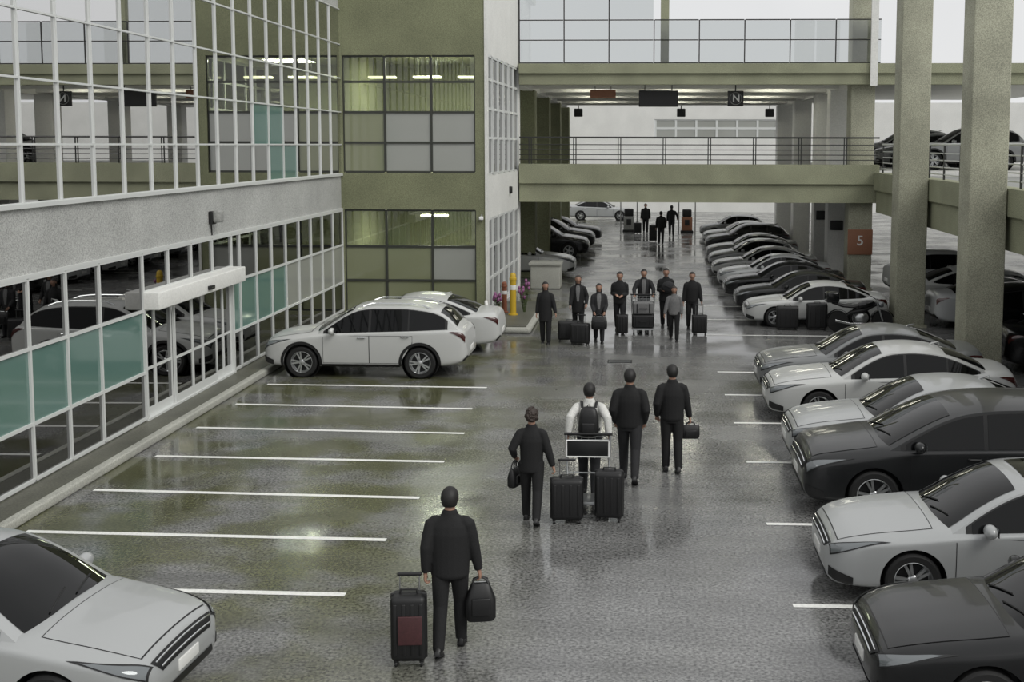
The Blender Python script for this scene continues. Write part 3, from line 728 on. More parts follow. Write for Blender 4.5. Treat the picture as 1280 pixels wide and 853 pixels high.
    for sg in (1,-1):
        put('door_seam', [patch(door_fn(d1a, d1b, sg, 0), 8, 8, .002), patch(door_fn(d2a, d2b, sg, 0, 0, S['wr']*.8), 8, 8, .002)], M['trim'])
        for xa, xb, sl_ in ((d1a,d1b,0),(d2a,d2b,S['wr']*.8)):
            d = put('door', [patch(door_fn(xa, xb, sg, .009, 0, sl_), 10, 10, .0045)], P)
            zh = belt(xb)-.06; xh = xb-.16; y = side_y(xh, zh)+.018
            MB().tube([(X(xh-.10), sg*(y-.012), zh),(X(xh-.08), sg*(y+.014), zh),(X(xh+.06), sg*(y+.014), zh),(X(xh+.08), sg*(y-.012), zh)], .014, 6).build('door_handle', M['chrome'] if kind != 'minivan' else M['trim'], d)
    # sill moulding
    put('sill', [patch((lambda sg: (lambda s, t: (X(S['fx']+S['wr']+.1+(S['rx']-S['fx']-2*S['wr']-.2)*s), sg*side_y(S['fx']+S['wr']+.1+(S['rx']-S['fx']-2*S['wr']-.2)*s, zb(2)+.02+.06*t), zb(2)+.02+.06*t)))(sg), 8, 2, .01) for sg in (1,-1)], M['trim'])
    # arch mouldings on the taller cars
    if kind == 'suv':
        pcs = []
        for wx in (S['fx'], S['rx']):
            for sg in (1,-1):
                def fn(s, t, wx=wx, sg=sg):
                    an = R(-8)+R(196)*s; r = ra+.065*t; x = wx+r*math.cos(an); z = max(S['wr']+r*math.sin(an), zb(x)+.02); return (X(x), sg*side_y(x, z), z)
                put('arch_moulding', [patch(fn, 24, 2, .012)], M['trim'])
    # bonnet skin
    xc = S['ws'][0]-.10
    def hood(g_):
        return lambda s, t: (lambda x, v, sg: (X(x), sg*sect(x, v)[0], sect(x, v)[1]))(.13+g_+(xc-.13-2*g_)*s, 9-abs(2*t-1)*(1.95-g_*2), 1 if t >= .5 else -1)
    put('bonnet_seam', [patch(hood(0), 12, 20, .002)], M['trim']); put('bonnet', [patch(hood(.012), 14, 20, .0055)], P)
    # lights, grille, plates
    def skin(xf, vf, sg): return lambda s, t: (lambda x, v: (X(x), sg*sect(x, v)[0], sect(x, v)[1]))(xf(s,t), vf(s,t))
    for sg in (1,-1):
        hl = put('headlight', [patch(skin(lambda s,t: .045+(.66-.10*t)*s, lambda s,t: 4.75+.95*s+(2.0-1.75*s)*t, sg), 12, 6, .007)], M['trim'])
        put('lamp_lens', [patch(skin(lambda s,t: .06+(.52-.10*t)*s, lambda s,t: 4.98+.75*s+(1.6-1.35*s)*t, sg), 10, 6, .012)], M['lens'], hl)
        fg = put('fog_lamp_recess', [patch(skin(lambda s,t: .035+.25*s, lambda s,t: 2.3+1.35*t-.45*s, sg), 6, 4, .008)], M['trim'])
        put('tail_light', [patch(skin(lambda s,t: L-.05-(.36-.1*t)*s, lambda s,t: 4.5+.7*s+(1.7-1.3*s)*t, sg), 10, 6, .01)], M['tail'])
    put('grille', [patch(lambda s, t: (lambda x, v, q: (X(x), q*sect(x, v)[0], sect(x, v)[1]))(.008+.060*s, 9-abs(2*t-1)*2.1, 1 if t >= .5 else -1), 6, 24, .006)], M['trim'])
    bars = MB()
    for k in range(2):
        xx = .02+.03*k; bars.tube([offs((X(xx), sgv*sect(xx, v)[0], sect(xx, v)[1]), (1,0,.5), .012) for v, sgv in [(7.1,1),(7.5,1),(8.2,1),(9,1),(8.2,-1),(7.5,-1),(7.1,-1)]], .009, 5)
    bars.build('grille_bar', M['chrome'], root)
    put('lower_intake', [patch(lambda s, t: (lambda x, v, q: (X(x), q*sect(x, v)[0], sect(x, v)[1]))(.006+.05*s, abs(2*t-1)*1.2, 1 if t >= .5 else -1), 4, 16, .007)], M['trim'])
    zf = .5*(zb(0)+zt(0)); MB().box(X(0)-.005, X(0)+.014, -.20, .20, zf-.055, zf+.055, bev=.006).build('number_plate', M['plate'], root)
    zf = .5*(zb(L)+zt(L))+.02; MB().box(X(L)-.014, X(L)+.005, -.22, .22, zf-.06, zf+.06, bev=.006).build('number_plate', M['plate'], root)
    put('rear_bumper_trim', [patch(lambda s, t: (lambda x, v, q: (X(x), q*sect(x, v)[0], sect(x, v)[1]))(L-.005-.10*s, abs(2*t-1)*2.2, 1 if t >= .5 else -1), 5, 20, .008)], M['trim'])
    # mirrors
    xm_ = S['side'][0]+.16
    for sg in (1,-1):
        wb, base, yc, zc, top = cab(xm_); y = wb
        mr = MB().ball((X(xm_), sg*(y+.13), base+.10), (.075,.125,.08), 14, 9).build('door_mirror', P, root)
        MB().tube([(X(xm_), sg*(y-.03), base+.03),(X(xm_), sg*(y+.08), base+.06)], .022, 6).build('mirror_arm', M['trim'], mr)
        MB().box(X(xm_)-.078, X(xm_)-.070, min(sg*(y+.05), sg*(y+.21)), max(sg*(y+.05), sg*(y+.21)), base+.05, base+.15).build('mirror_glass', M['chrome'], mr)
    # wheels
    wr = S['wr']
    for wx in (S['fx'], S['rx']):
        for sg in (1,-1):
            yo = w(wx)-.015
            T = Matrix.Translation((X(wx), sg*(yo-.11), wr)) @ Matrix.Diagonal((1,sg,1,1))
            ty = MB().lathe([(wr*.62,-.10),(wr*.9,-.11),(wr*.985,-.085),(wr,-.05),(wr,.05),(wr*.985,.085),(wr*.9,.11),(wr*.70,.105),(wr*.67,.07),(wr*.64,-.02)], 32, 'y', T).build('wheel', M['tyre'], root)
            rm = MB().lathe([(wr*.60,-.02),(wr*.685,-.02),(wr*.70,.095),(wr*.67,.10),(wr*.64,.08),(wr*.62,.0)], 32, 'y', T)
            rm.lathe([(.001,.03),(.06,.03),(.065,.07),(.045,.085),(.001,.088)], 16, 'y', T)
            for k in range(10):
                an = 2*PI*(k//2)/5 + (.17 if k % 2 else -.17)
                m_ = T @ Matrix.Rotation(an, 4, 'Y')
                rm.box(.04, wr*.66, .045, .078, -.017, .017, m=m_)
            rm.build('rim', M['rim'], ty)
            MB().lathe([(.001,.0),(wr*.58,.0),(wr*.58,.012),(.001,.012)], 24, 'y', T).build('brake_disc', M['trim'], ty)
    if roof_rack:
        for sg in (1,-1):
            pts = [roof_pt(x, sg*.80) for x in np.linspace(S['roof'][0]+.15, S['roof'][1]-.15, 9)]
            MB().tube([(p[0], p[1], p[2]+(.005 if i in (0,8) else .05)) for i, p in enumerate(pts)], .018, 6).build('roof_rail', M['chrome'], root)
    if sunroof:
        put('sunroof', [patch(lambda s, t: roof_pt(S['roof'][0]+.12+.75*s, -.55+1.1*t), 8, 10, .007)], M['carglass'])
    p = roof_pt(S['roof'][1]-.1, 0); MB().tube([(p[0],0,p[2]-.01),(p[0]-.05,0,p[2]+.02),(p[0]-.17,0,p[2]+.055),(p[0]-.18,0,p[2]-.01)], [.02,.022,.008,.004], 6).build('roof_aerial', P, root)
    return root

PROTO = {}
NAMES = {'sedan':'sedan_car','suv':'suv_car','minivan':'minivan_car','hatchback':'hatchback_car'}
def car(kind, paint, nose_x, yc, label, group=None, face=-1, rz=0, z=0, sc_=1, **kw):
    """face -1: nose towards -X (right-hand row); +1: nose towards +X"""
    key = (kind, paint, tuple(sorted(kw.items())))
    if key not in PROTO: o = PROTO[key] = make_car(kind, paint, NAMES[kind], **kw)
    else: o = copy_tree(PROTO[key])
    L = SPEC[kind]['L']*sc_; o.scale = (sc_,)*3; a = rz + (PI if face < 0 else 0)
    o.rotation_euler = (0,0,a)
    o.location = (nose_x - L/2*math.cos(a), yc - L/2*math.sin(a), z)
    tag(o, label, 'car', group); return o

# aisle row on the right, near to far
G1 = 'cars nosed to the lane on the right, before the walkway gap'
car('sedan','blackp', 2.12, 10.95, 'glossy black sedan at the lower right corner, nearest of the row', G1)
car('sedan','silver', 2.15, 13.9, 'silver sedan with sunroof parked between the black sedan and the dark minivan', G1, sunroof=True)
car('minivan','charcoal', 2.30, 17.1, 'tall dark minivan parked beside the silver sedan with sunroof', G1)
car('sedan','silver', 2.40, 19.35, 'silver sedan parked just beyond the tall dark minivan', G1)
car('sedan','pearl', 2.40, 22.7, 'white sedan second from the walkway gap in the near right row', G1)
car('sedan','greyp', 2.45, 24.95, 'grey sedan last before the walkway gap, beside the biggest column', G1)
G2 = 'cars nosed to the lane on the right, beyond the walkway gap'
for i, (k, p, x, y, lab) in enumerate([
  ('sedan','pearl', 3.0, 34.5, 'white sedan first beyond the walkway gap, suitcases standing beside it'),
  ('sedan','charcoal', 2.95, 37.4, 'charcoal sedan directly behind the white sedan with suitcases'),
  ('sedan','blackp', 2.80, 40.4, 'black sedan third beyond the walkway gap, below the bridge beam'),
  ('sedan','silver', 2.78, 43.2, 'silver sedan fourth beyond the walkway gap, just under the bridge'),
  ('sedan','pearl', 2.75, 46.4, 'white sedan fifth beyond the walkway gap under the bridge'),
  ('hatchback','silver', 2.80, 49.8, 'silver hatchback sixth beyond the walkway gap under the bridge'),
  ('sedan','greyp', 2.9, 53.4, 'grey sedan seventh beyond the walkway gap under the bridge'),
  ('suv','charcoal', 3.05, 57.4, 'charcoal SUV eighth beyond the walkway gap under the bridge'),
  ('sedan','silver', 3.15, 62.0, 'silver sedan ninth beyond the walkway gap, deep under the bridge'),
  ('hatchback','greyp', 3.25, 67.0, 'grey hatchback at the far end of the right row')]):
    car(k, p, x, y, lab, G2, sc_=.88)
# terminal side
car('suv','pearl', -8.68, 26.6, 'white SUV with roof rails parked against the glass terminal front', None, face=-1, roof_rack=True)
car('sedan','pearl', -8.35, 29.75, 'white sedan hidden behind the white SUV, its tail showing')
car('hatchback','silver', -4.28, 10.4, 'silver hatchback at the lower left corner with its nose to the lane', None, face=1, rz=R(-4))
G3 = 'cars parked on the terminal side under the bridge'
car('sedan','pearl', -2.75, 46.9, 'white sedan under the bridge behind the pale concrete block', G3, face=1)
car('suv','blackp', -2.55, 54.6, 'black SUV under the bridge beyond the white sedan by the block', G3, face=1)
car('suv','charcoal', -2.45, 58.6, 'charcoal SUV under the bridge directly beyond the black SUV', G3, face=1)
car('sedan','charcoal', -2.3, 63.6, 'charcoal sedan under the bridge, last of the terminal side', G3, face=1)
car('sedan','silver', -.7, 82.0, 'silver sedan standing crosswise at the far end of the lane', None, face=1)
# second row under the parking deck
G4 = 'cars under the raised parking deck behind the big columns'
for k, p, x, y, lab in [
  ('suv','charcoal', 13.2, 20.9, 'charcoal SUV under the deck right of the nearest big column'),
  ('sedan','pearl', 13.0, 23.9, 'white sedan under the deck second behind the nearest big column'),
  ('sedan','blackp', 13.1, 27.6, 'black sedan under the deck directly behind the nearest big column'),
  ('suv','blackp', 13.2, 31.0, 'black SUV under the deck seen between the two big columns'),
  ('sedan','silver', 13.1, 34.2, 'silver sedan under the deck behind the second big column'),
  ('sedan','pearl', 13.1, 37.4, 'white sedan under the deck just beyond the second big column'),
  ('suv','silver', 13.2, 40.8, 'silver SUV under the deck beside the column with the number board')]:
    car(k, p, x, y, lab, G4, face=1)
for k, p, x, y, lab in [
  ('sedan','pearl', 15.4, 26.0, 'white sedan in the deeper row under the deck, nearest there'),
  ('suv','greyp', 15.4, 31.4, 'grey SUV in the deeper row under the deck, between two pale sedans'),
  ('sedan','silver', 15.4, 36.8, 'silver sedan in the deeper row under the deck, farthest there')]:
    car(k, p, x, y, lab, G4, face=-1)
# roof of the deck (seen in the terminal glass too)
G5 = 'cars on the raised parking deck'
for k, p, x, y, lab in [
  ('suv','silver', 10.4, 47.0, 'silver SUV on the upper bridge deck, nearest one by the pale columns'),
  ('sedan','greyp', 9.8, 50.5, 'grey sedan on the upper bridge deck beside the pale columns'),
  ('suv','silver', 9.8, 55.0, 'silver SUV on the upper bridge deck, last by the pale columns')]:
    car(k, p, x, y, lab, G5, face=-1, z=4.35)
# ------------------------------------------------------------------ people
def ik(a, b, l1, l2, pole):
    """middle joint of a two-bone limb from a to b, bending towards pole; returns (mid, end)"""
    a, b, pole = Vector(a), Vector(b), Vector(pole); d = b-a; L = d.length
    if L > (l1+l2)*.999: d = d*((l1+l2)*.999/L); b = a+d; L = d.length
    n = d.normalized(); x = (l1*l1-l2*l2+L*L)/(2*L); h = math.sqrt(max(l1*l1-x*x, 0))
    p = pole - n*pole.dot(n); p = p.normalized() if p.length > 1e-6 else Vector((0,-1,0))
    return a+n*x+p*h, b

def head_into(mb, c, k, yaw, pitch):
    """head with brow, nose, lips, chin and ears; face looks along +Y before turning"""
    m = Matrix.Translation(c) @ Matrix.Rotation(yaw, 4, 'Z') @ Matrix.Rotation(pitch, 4, 'X') @ Matrix.Scale(k, 4)
    rings = []; ns, nr = 28, 20
    for i in range(nr+1):
        th = PI*(.015+.97*i/nr); z = -math.cos(th); r = math.sin(th); ring = []
        for j in range(ns):
            a = 2*PI*j/ns; x, y = math.cos(a), math.sin(a)
            px, py, pz = .082*r*x, .098*r*y, .116*z
            if z < -.1:                                     # jaw narrows, chin forward
                px *= 1-.30*(-z-.1); py = py*(1-.12*(-z-.1)) + .012*max(0, y)*(-z)
            if y > 0:
                f = max(0, y)
                g_ = lambda zx, sx, xc, zc, s: math.exp(-((px-xc)/sx)**2-((pz-zc)/s)**2)*f
                py += .024*g_(0,.012,0,-.022,.020) + .010*g_(0,.009,0,.005,.02)      # nose
                py -= .010*(g_(0,.016,.032,.012,.014)+g_(0,.016,-.032,.012,.014))    # eye sockets
                py += .006*g_(0,.05,0,.036,.012)                                      # brow
                py += .006*g_(0,.02,0,-.058,.008) - .004*g_(0,.02,0,-.068,.005)      # lips
                py += .008*g_(0,.022,0,-.095,.016)
            ring.append((px, py, pz))
        rings.append(ring)
    mb.loft(rings, True, m)
    for s in (1,-1):
        mb.ball((s*.083,-.008,-.004), (.010,.022,.034), 10, 8, m)

def hand_into(mb, wr, d, nrm, side, k, curl=.5):
    """palm, four bent fingers and a thumb; d = pointing direction, nrm = palm normal, side=+1 right"""
    d = Vector(d).normalized(); nrm = Vector(nrm); nrm = (nrm - d*nrm.dot(d)).normalized(); t = d.cross(nrm)*side   # t points to the thumb side
    wr = Vector(wr)
    mb.tube([wr-d*.02*k, wr+d*.03*k, wr+d*.085*k, wr+d*.095*k], [(.024*k,.024*k),(.034*k,.022*k),(.040*k,.016*k),(.034*k,.012*k)] if abs(d.z) > .5 and abs(nrm.x) > .5 else [.024*k,.030*k,.029*k,.022*k], 10)
    for i, ln in enumerate((.070,.080,.075,.058)):
        b = wr + d*.085*k + t*(.030-.020*i)*k; p = [b]; a = 0
        for q, f in enumerate((.45,.32,.23)):
            a += curl*(.9 if q else .6); dd = d*math.cos(a)+nrm*math.sin(a); p.append(p[-1]+dd*ln*f*k)
        mb.tube(p, [.0095*k,.009*k,.0085*k,.007*k], 8)
    b = wr+d*.025*k+t*.026*k; d1 = (d*.75+t*.6+nrm*.25).normalized(); d2 = (d*.95+t*.15+nrm*.45).normalized()
    mb.tube([b-t*.01*k, b+d1*.038*k, b+d1*.038*k+d2*.032*k], [.013*k,.0115*k,.009*k], 8)

def person(label, x, y, face, h=1.72, legs=((14,6),(-16,26)), wl=None, wr=None, top='cloth_k', low='denim', hair='hair', hl='short',
           coat=.80, broad=1.0, near=False, head=(0,0), lean=0, curl=(.6,.6), group=None, hem='jacket', skin='skin', pal=None):
    """face: heading angle in degrees, 0 looks along +Y (away from the viewer), 180 towards the viewer.
    legs: (thigh swing forward, knee bend) for left and right; wl / wr: wrist targets (x outward, y forward, z up) at 1.75 m"""
    k = h/1.75; V = lambda a, b, c: Vector((a*k, b*k, c*k))
    root_z = 0
    # legs first: lowest ankle decides the pelvis height
    leg = {}
    for s, (sw, kb) in zip((-1,1), legs):
        a = R(sw); b = R(sw-kb)
        knee = Vector((s*.095, math.sin(a)*.43, -math.cos(a)*.43)); ank = knee + Vector((0, math.sin(b)*.41, -math.cos(b)*.41))
        leg[s] = (knee, ank, R(sw-kb))
    low_ = min(leg[s][1].z - (.0 if leg[s][2] > -.2 else .04) for s in leg); zp = -low_+.085
    P = lambda v: Vector((v.x, v.y, v.z+zp))*k
    hip = {s: Vector((s*.095,0,zp))*k for s in (-1,1)}
    knee = {s: P(leg[s][0]) for s in leg}; ank = {s: P(leg[s][1]) for s in leg}
    T = Matrix.Translation((0,0,zp*k)) @ Matrix.Rotation(-R(lean), 4, 'X') @ Matrix.Translation((0,0,-.92*k))
    sh = {s: T @ V(s*.168*broad, 0, 1.39) for s in (-1,1)}
    defaults = (.27, .02, .80)
    wrist, elb = {}, {}
    for s, t in ((-1, wl or defaults), (1, wr or defaults)):
        tgt = V(s*t[0], t[1], t[2]+zp-.92)
        pole = Vector((s*.5,-1,-.25)); elb[s], wrist[s] = ik(sh[s], tgt, .285*k, .262*k, pole)
    # body: one skin over head, neck, trunk, arms and legs
    b = MB(); hc = T @ V(0,.02,1.632)
    head_into(b, hc, k, R(head[0]), R(head[1]))
    b.tube([T @ V(0,-.01,1.38), T @ V(0,0,1.48), T @ V(0,.012,1.57)], [.065*k,.056*k,.054*k], 14)
    def ring(z, rx, ry, cy=0, n=20): return [T @ V(rx*math.cos(2*PI*j/n), cy+ry*math.sin(2*PI*j/n), z) for j in range(n)]
    b.loft([ring(.86,.10,.08), ring(.95,.145,.10), ring(1.1,.125,.09), ring(1.28,.15,.10), ring(1.37,.13,.085), ring(1.44,.07,.06)])
    for s in (-1,1):
        b.tube([T @ V(s*.10,0,1.38), sh[s]*.95+elb[s]*.05, elb[s], wrist[s]], [.04*k,.042*k,.036*k,.027*k], 12)
        dr_ = (wrist[s]-elb[s]).normalized()
        nr = Vector((-s,.15,0)) if abs(dr_.z) > .6 else Vector((0,0,-1))
        hand_into(b, wrist[s], dr_, nr, s, k, curl[0 if s < 0 else 1])
        b.tube([hip[s]+Vector((0,0,.03*k)), knee[s], ank[s]], [.07*k,.048*k,.036*k], 12)
        b.tube([ank[s]+Vector((0,0,.02*k)), ank[s]-Vector((0,0,.05*k))], .036*k, 10)
    body = fuse(b, .0075*k if near else .0095*k, 'person', M[skin], None, 2)
    # jacket or coat
    j = MB(); B_ = broad; hz = coat
    r0 = .19 if hz < .8 else .178
    j.loft([ring(hz,(r0-.012)*B_,.13), ring(hz+.03,(r0+.004)*B_,.142), ring(.98,.185*B_,.138), ring(1.12,.188*B_,.138), ring(1.26,.196*B_,.138), ring(1.35,.180*B_,.122), ring(1.415,.135*B_,.10), ring(1.46,.092,.085), ring(1.51,.072,.074), ring(1.515,.06,.06)])
    for s in (-1,1):
        cuff = wrist[s] + (wrist[s]-elb[s]).normalized()*(-.005*k)
        j.tube([T @ V(s*.07*B_,0,1.395), T @ V(s*.135*B_,0,1.388), sh[s]*.88+elb[s]*.12, sh[s]*.5+elb[s]*.5, elb[s], elb[s]*.5+wrist[s]*.5, cuff], [.055*k,.066*k,.074*k,.073*k,.065*k,.057*k,.045*k], 14)
    jk = fuse(j, .011*k if near else .014*k, {'jacket':'jacket','coat':'coat','shirt':'shirt'}[hem], M[top], body, 3)
    if pal:                                          # lighter front between the jacket's edges
        sf = MB(); rr = []
        for z, rx, ry, hw in ((1.0,.186,.139,9),(1.12,.188,.139,13),(1.26,.196,.139,17),(1.35,.180,.123,20),(1.415,.137,.102,24),(1.46,.096,.089,26)):
            rr.append([T @ V(rx*B_*1.02*math.cos(R(90-hw+2*hw*q/8)), (ry+.010)*math.sin(R(90-hw+2*hw*q/8)), z) for q in range(9)] + [T @ V(rx*B_*.9*math.cos(R(90+hw-2*hw*q/8)), (ry-.02)*math.sin(R(90+hw-2*hw*q/8)), z) for q in range(9)])
        sf.loft(rr); sf.build('shirt_front', M[pal], body)['label'] = 'lighter shirt front'
    t = MB()
    t.loft([ring(.80,.15*broad,.112), ring(.88,.160*broad,.118), ring(1.0,.150*broad,.110), ring(1.04,.14*broad,.10)])
    for s in (-1,1):
        t.tube([hip[s]+Vector((0,0,.02*k)), hip[s]*.6+knee[s]*.4, knee[s], knee[s]*.5+ank[s]*.5, ank[s]+Vector((0,0,.0)), ank[s]-Vector((0,0,.03*k))], [.102*k,.096*k,.078*k,.072*k,.062*k,.060*k], 14)
    fuse(t, .011*k if near else .014*k, 'trousers', M[low], body, 3)
    for s in (-1,1):
        a = ank[s]; tilt = leg[s][2]; tp = min(0, tilt)*.9 if tilt < -.1 else max(0, tilt)*.35
        m = Matrix.Translation(a) @ Matrix.Rotation(tp, 4, 'X') @ Matrix.Scale(k, 4)
        sh_ = MB(); prof = [(-.075,.030,.05),(-.06,.038,.075),(-.02,.040,.085),(.03,.042,.065),(.09,.048,.05),(.14,.046,.042),(.175,.032,.034),(.19,.012,.02)]
        rings = []
        for yy, wx, hh in prof:
            rings.append([(wx*math.cos(2*PI*q/14), yy, max(-.085, -.085+hh*(.5+.62*math.sin(2*PI*q/14)))) for q in range(14)])
        sh_.loft(rings, True, m); so_ = sh_.build('shoe', M['shoe'], body)
        sl = MB(); sl.loft([[(wx*1.06*sx, yy, z) for sx, z in ((-1,-.086),(1,-.086),(1,-.070),(-1,-.070))] for yy, wx, hh in prof], True, m); sl.build('sole', M['trim'], so_, smooth=False)
    # hair
    hm = Matrix.Translation(hc) @ Matrix.Rotation(R(head[0]), 4, 'Z') @ Matrix.Rotation(R(head[1]), 4, 'X') @ Matrix.Scale(k, 4)
    hr = MB(); rings = []; rnd = random.Random(int(x*100))
    for i in range(15):
        th = PI*(.02+.80*i/14); z = math.cos(th); r = math.sin(th); rg_ = []
        for q in range(28):
            a = 2*PI*q/28; xx, yy = math.cos(a), math.sin(a); e = 1.10+rnd.uniform(-.015,.03)
            front = max(0, yy)
            zz = z
            lim = (.42 if yy > .25 else (.42-(.25-yy)*1.2 if yy > -.35 else -.62))     # hairline: high on the brow, low on the nape
            if z < lim: e = .78
            rg_.append((.087*r*xx*e, .103*r*yy*e-.006, .119*zz*(1.05 if z > lim else 1)))
        rings.append(rg_)
    hr.loft(rings, True, hm)
    if hl in ('long','bob'):
        lo_ = -.26 if hl == 'long' else -.13
        hr.loft([[( .082*math.cos(R(160+220*q/15)), -.005+.10*math.sin(R(160+220*q/15)), z) for q in range(16)] + [(.06*math.cos(R(380-220*q/15)), -.005+.075*math.sin(R(380-220*q/15)), z) for q in range(16)] for z in np.linspace(.05, lo_, 6)], True, hm)
    if hl == 'curly':
        for q in range(70):
            a = rnd.uniform(0, 2*PI); zz = rnd.uniform(-.45,1); r = math.sqrt(1-zz*zz); yy = math.sin(a)*r
            if yy > .35 and zz < .4: continue
            hr.ball((.088*math.cos(a)*r, .104*yy-.004, .125*zz), rnd.uniform(.016,.026), 7, 5, hm)
    hr.build('hair', M[hair], body)
    if abs(((face+180) % 360)-180) > 90:
        ey = MB()
        for s in (-1,1): ey.ball((s*.031,.077,.012), (.010,.008,.008), 8, 6, hm)
        ey.build('eyes', M['black'], body)
    body.location = (x, y, 0); body.rotation_euler = (0,0,R(face))
    tag(body, label, 'person', group)
    bpy.context.view_layer.update()
    W = Matrix.Translation((x, y, 0)) @ Matrix.Rotation(R(face), 4, 'Z')
    body_info = {'l': W @ (wrist[-1] + (wrist[-1]-elb[-1]).normalized()*.085*k), 'r': W @ (wrist[1] + (wrist[1]-elb[1]).normalized()*.085*k), 'W': W, 'k': k, 'T': T}
    return body, body_info

# ------------------------------------------------------------------ luggage
def suitcase(label, x, y, rz, w_, d_, h_, handle=0, panel=None, tilt=0, soft=False):
    r = empty('suitcase', (x, y, 0), R(rz)); r.rotation_euler = (R(tilt), 0, R(rz)); tag(r, label, 'suitcase')
    z0 = .06
    b = MB().rbox(-w_/2, w_/2, -d_/2, d_/2, z0, z0+h_, .055, n=4)
    b.build('shell', M['case_k'], r)
    rb = MB()
    for i in range(4):
        xx = -w_*.36+w_*.24*i; rb.rbox(xx-.02, xx+.02, -d_/2-.008, d_/2+.008, z0+.07, z0+h_-.07, .01)
    rb.build('rib', M['case_k'], r)
    MB().rbox(-w_/2-.005, w_/2+.005, -.012, .012, z0-.004, z0+h_+.005, .05).build('zip_band', M['trim'], r)
    if panel: MB().rbox(-w_*.28, w_*.40, -d_/2-.022, -d_/2-.004, z0+h_*.28, z0+h_*.72, .008).build('front_pocket', M[panel], r)['label'] = 'dark red front pocket'
    for sx in (-1,1):
        for sy in (-1,1):
            wh = MB().lathe([(.001,-.012),(.028,-.012),(.03,-.008),(.03,.008),(.028,.012),(.001,.012)], 14, 'x', Matrix.Translation((sx*(w_/2-.05), sy*(d_/2-.05), .03))).build('wheel', M['trim'], r)
            MB().rbox(sx*(w_/2-.05)-.022, sx*(w_/2-.05)+.022, sy*(d_/2-.05)-.022, sy*(d_/2-.05)+.022, .04, .085, .01).build('caster', M['trim'], wh)
    zt_ = z0+h_
    MB().tube([(-.09,0,zt_-.005),(-.08,0,zt_+.04),(.08,0,zt_+.04),(.09,0,zt_-.005)], .012, 8).build('carry_handle', M['trim'], r)
    if handle:
        hd = MB()
        hd.tube([(-.10, d_/2-.03, zt_-.02),(-.10, d_/2-.03, zt_+handle),(.10, d_/2-.03, zt_+handle),(.10, d_/2-.03, zt_-.02)], .009, 8)
        hd.build('pull_handle', M['steel'], r)
        MB().rbox(-.125, .125, d_/2-.05, d_/2-.01, zt_+handle-.015, zt_+handle+.02, .012).build('grip', M['trim'], r)
    return r

def handbag(label, p, rz, w_=.34, d_=.12, h_=.26, strap=.2, m='case_k', cat='bag', nm='handbag', rnd_=.05, taper=.9):
    """hangs from point p (the hand or shoulder)"""
    o = empty(nm, (p[0], p[1], p[2]), R(rz)); tag(o, label, cat)
    b = MB(); rings = []
    for z, f, g_ in ((-strap-h_, .86, .8), (-strap-h_+.03, 1, 1), (-strap-h_*.45, 1, 1.0), (-strap-.02, taper, .62), (-strap, taper*.94, .4)):
        ring = []
        for q in range(24):
            a = 2*PI*q/24; c, s = math.cos(a), math.sin(a)
            ring.append((w_/2*f*math.copysign(abs(c)**.5, c), d_/2*g_*math.copysign(abs(s)**.5, s), z))
        rings.append(ring)
    b.loft(rings); b.build('bag_body', M[m], o)
    for s in (-1,1):
        MB().tube([(-w_*.26, s*d_*.2, -strap-.03),(-w_*.22, s*d_*.14, -strap*.45),(-w_*.10, s*.012, -.01),(0, s*.010, .008),(w_*.10, s*.012, -.01),(w_*.22, s*d_*.14, -strap*.45),(w_*.26, s*d_*.2, -strap-.03)], .010, 8).build('strap', M['trim'], o)
    MB().tube([(-w_*.42*taper,0,-strap+.004),(w_*.42*taper,0,-strap+.004)], .006, 6).build('zip', M['steel'], o)
    MB().rbox(-w_*.3, w_*.3, -d_/2-.016, -d_/2+.012, -strap-h_*.82, -strap-h_*.35, .012).build('pocket', M[m], o)
    return o

def backpack(label, body, info, m='case_k', s=1.0):
    W, T, k = info['W'], info['T'], info['k']
    mt = W @ T; o = empty('backpack', (0,0,0)); o.matrix_world = mt; tag(o, label, 'backpack')
    k *= 1
    rings = []
    for z, wx, dy in ((.98,.13,.05),(1.0,.15,.085),(1.12,.155,.10),(1.28,.145,.095),(1.38,.12,.075),(1.42,.085,.045),(1.43,.05,.02)):
        rings.append([(wx*s*k*math.copysign(abs(math.cos(2*PI*q/24))**.6, math.cos(2*PI*q/24)), (-.215+dy*math.copysign(abs(math.sin(2*PI*q/24))**.6, math.sin(2*PI*q/24)))*k, z*k) for q in range(24)])
    MB().loft(rings).build('pack_body', M[m], o)
    MB().rbox(-.10*k, .10*k, -.335*k, -.29*k, 1.02*k, 1.2*k, .02).build('front_pocket', M[m], o)
    for sx in (-1,1):
        MB().tube([(sx*.10*k,-.15*k,1.40*k),(sx*.115*k,-.06*k,1.475*k),(sx*.12*k,.05*k,1.45*k),(sx*.125*k,.135*k,1.33*k),(sx*.15*k,.10*k,1.15*k),(sx*.15*k,-.12*k,1.04*k)], [(.022*k,.008*k)]*6, 8).build('shoulder_strap', M[m], o)
    MB().tube([(-.03*k,-.2*k,1.42*k),(0,-.2*k,1.46*k),(.03*k,-.2*k,1.42*k)], .008, 6).build('grab_loop', M[m], o)
    return o

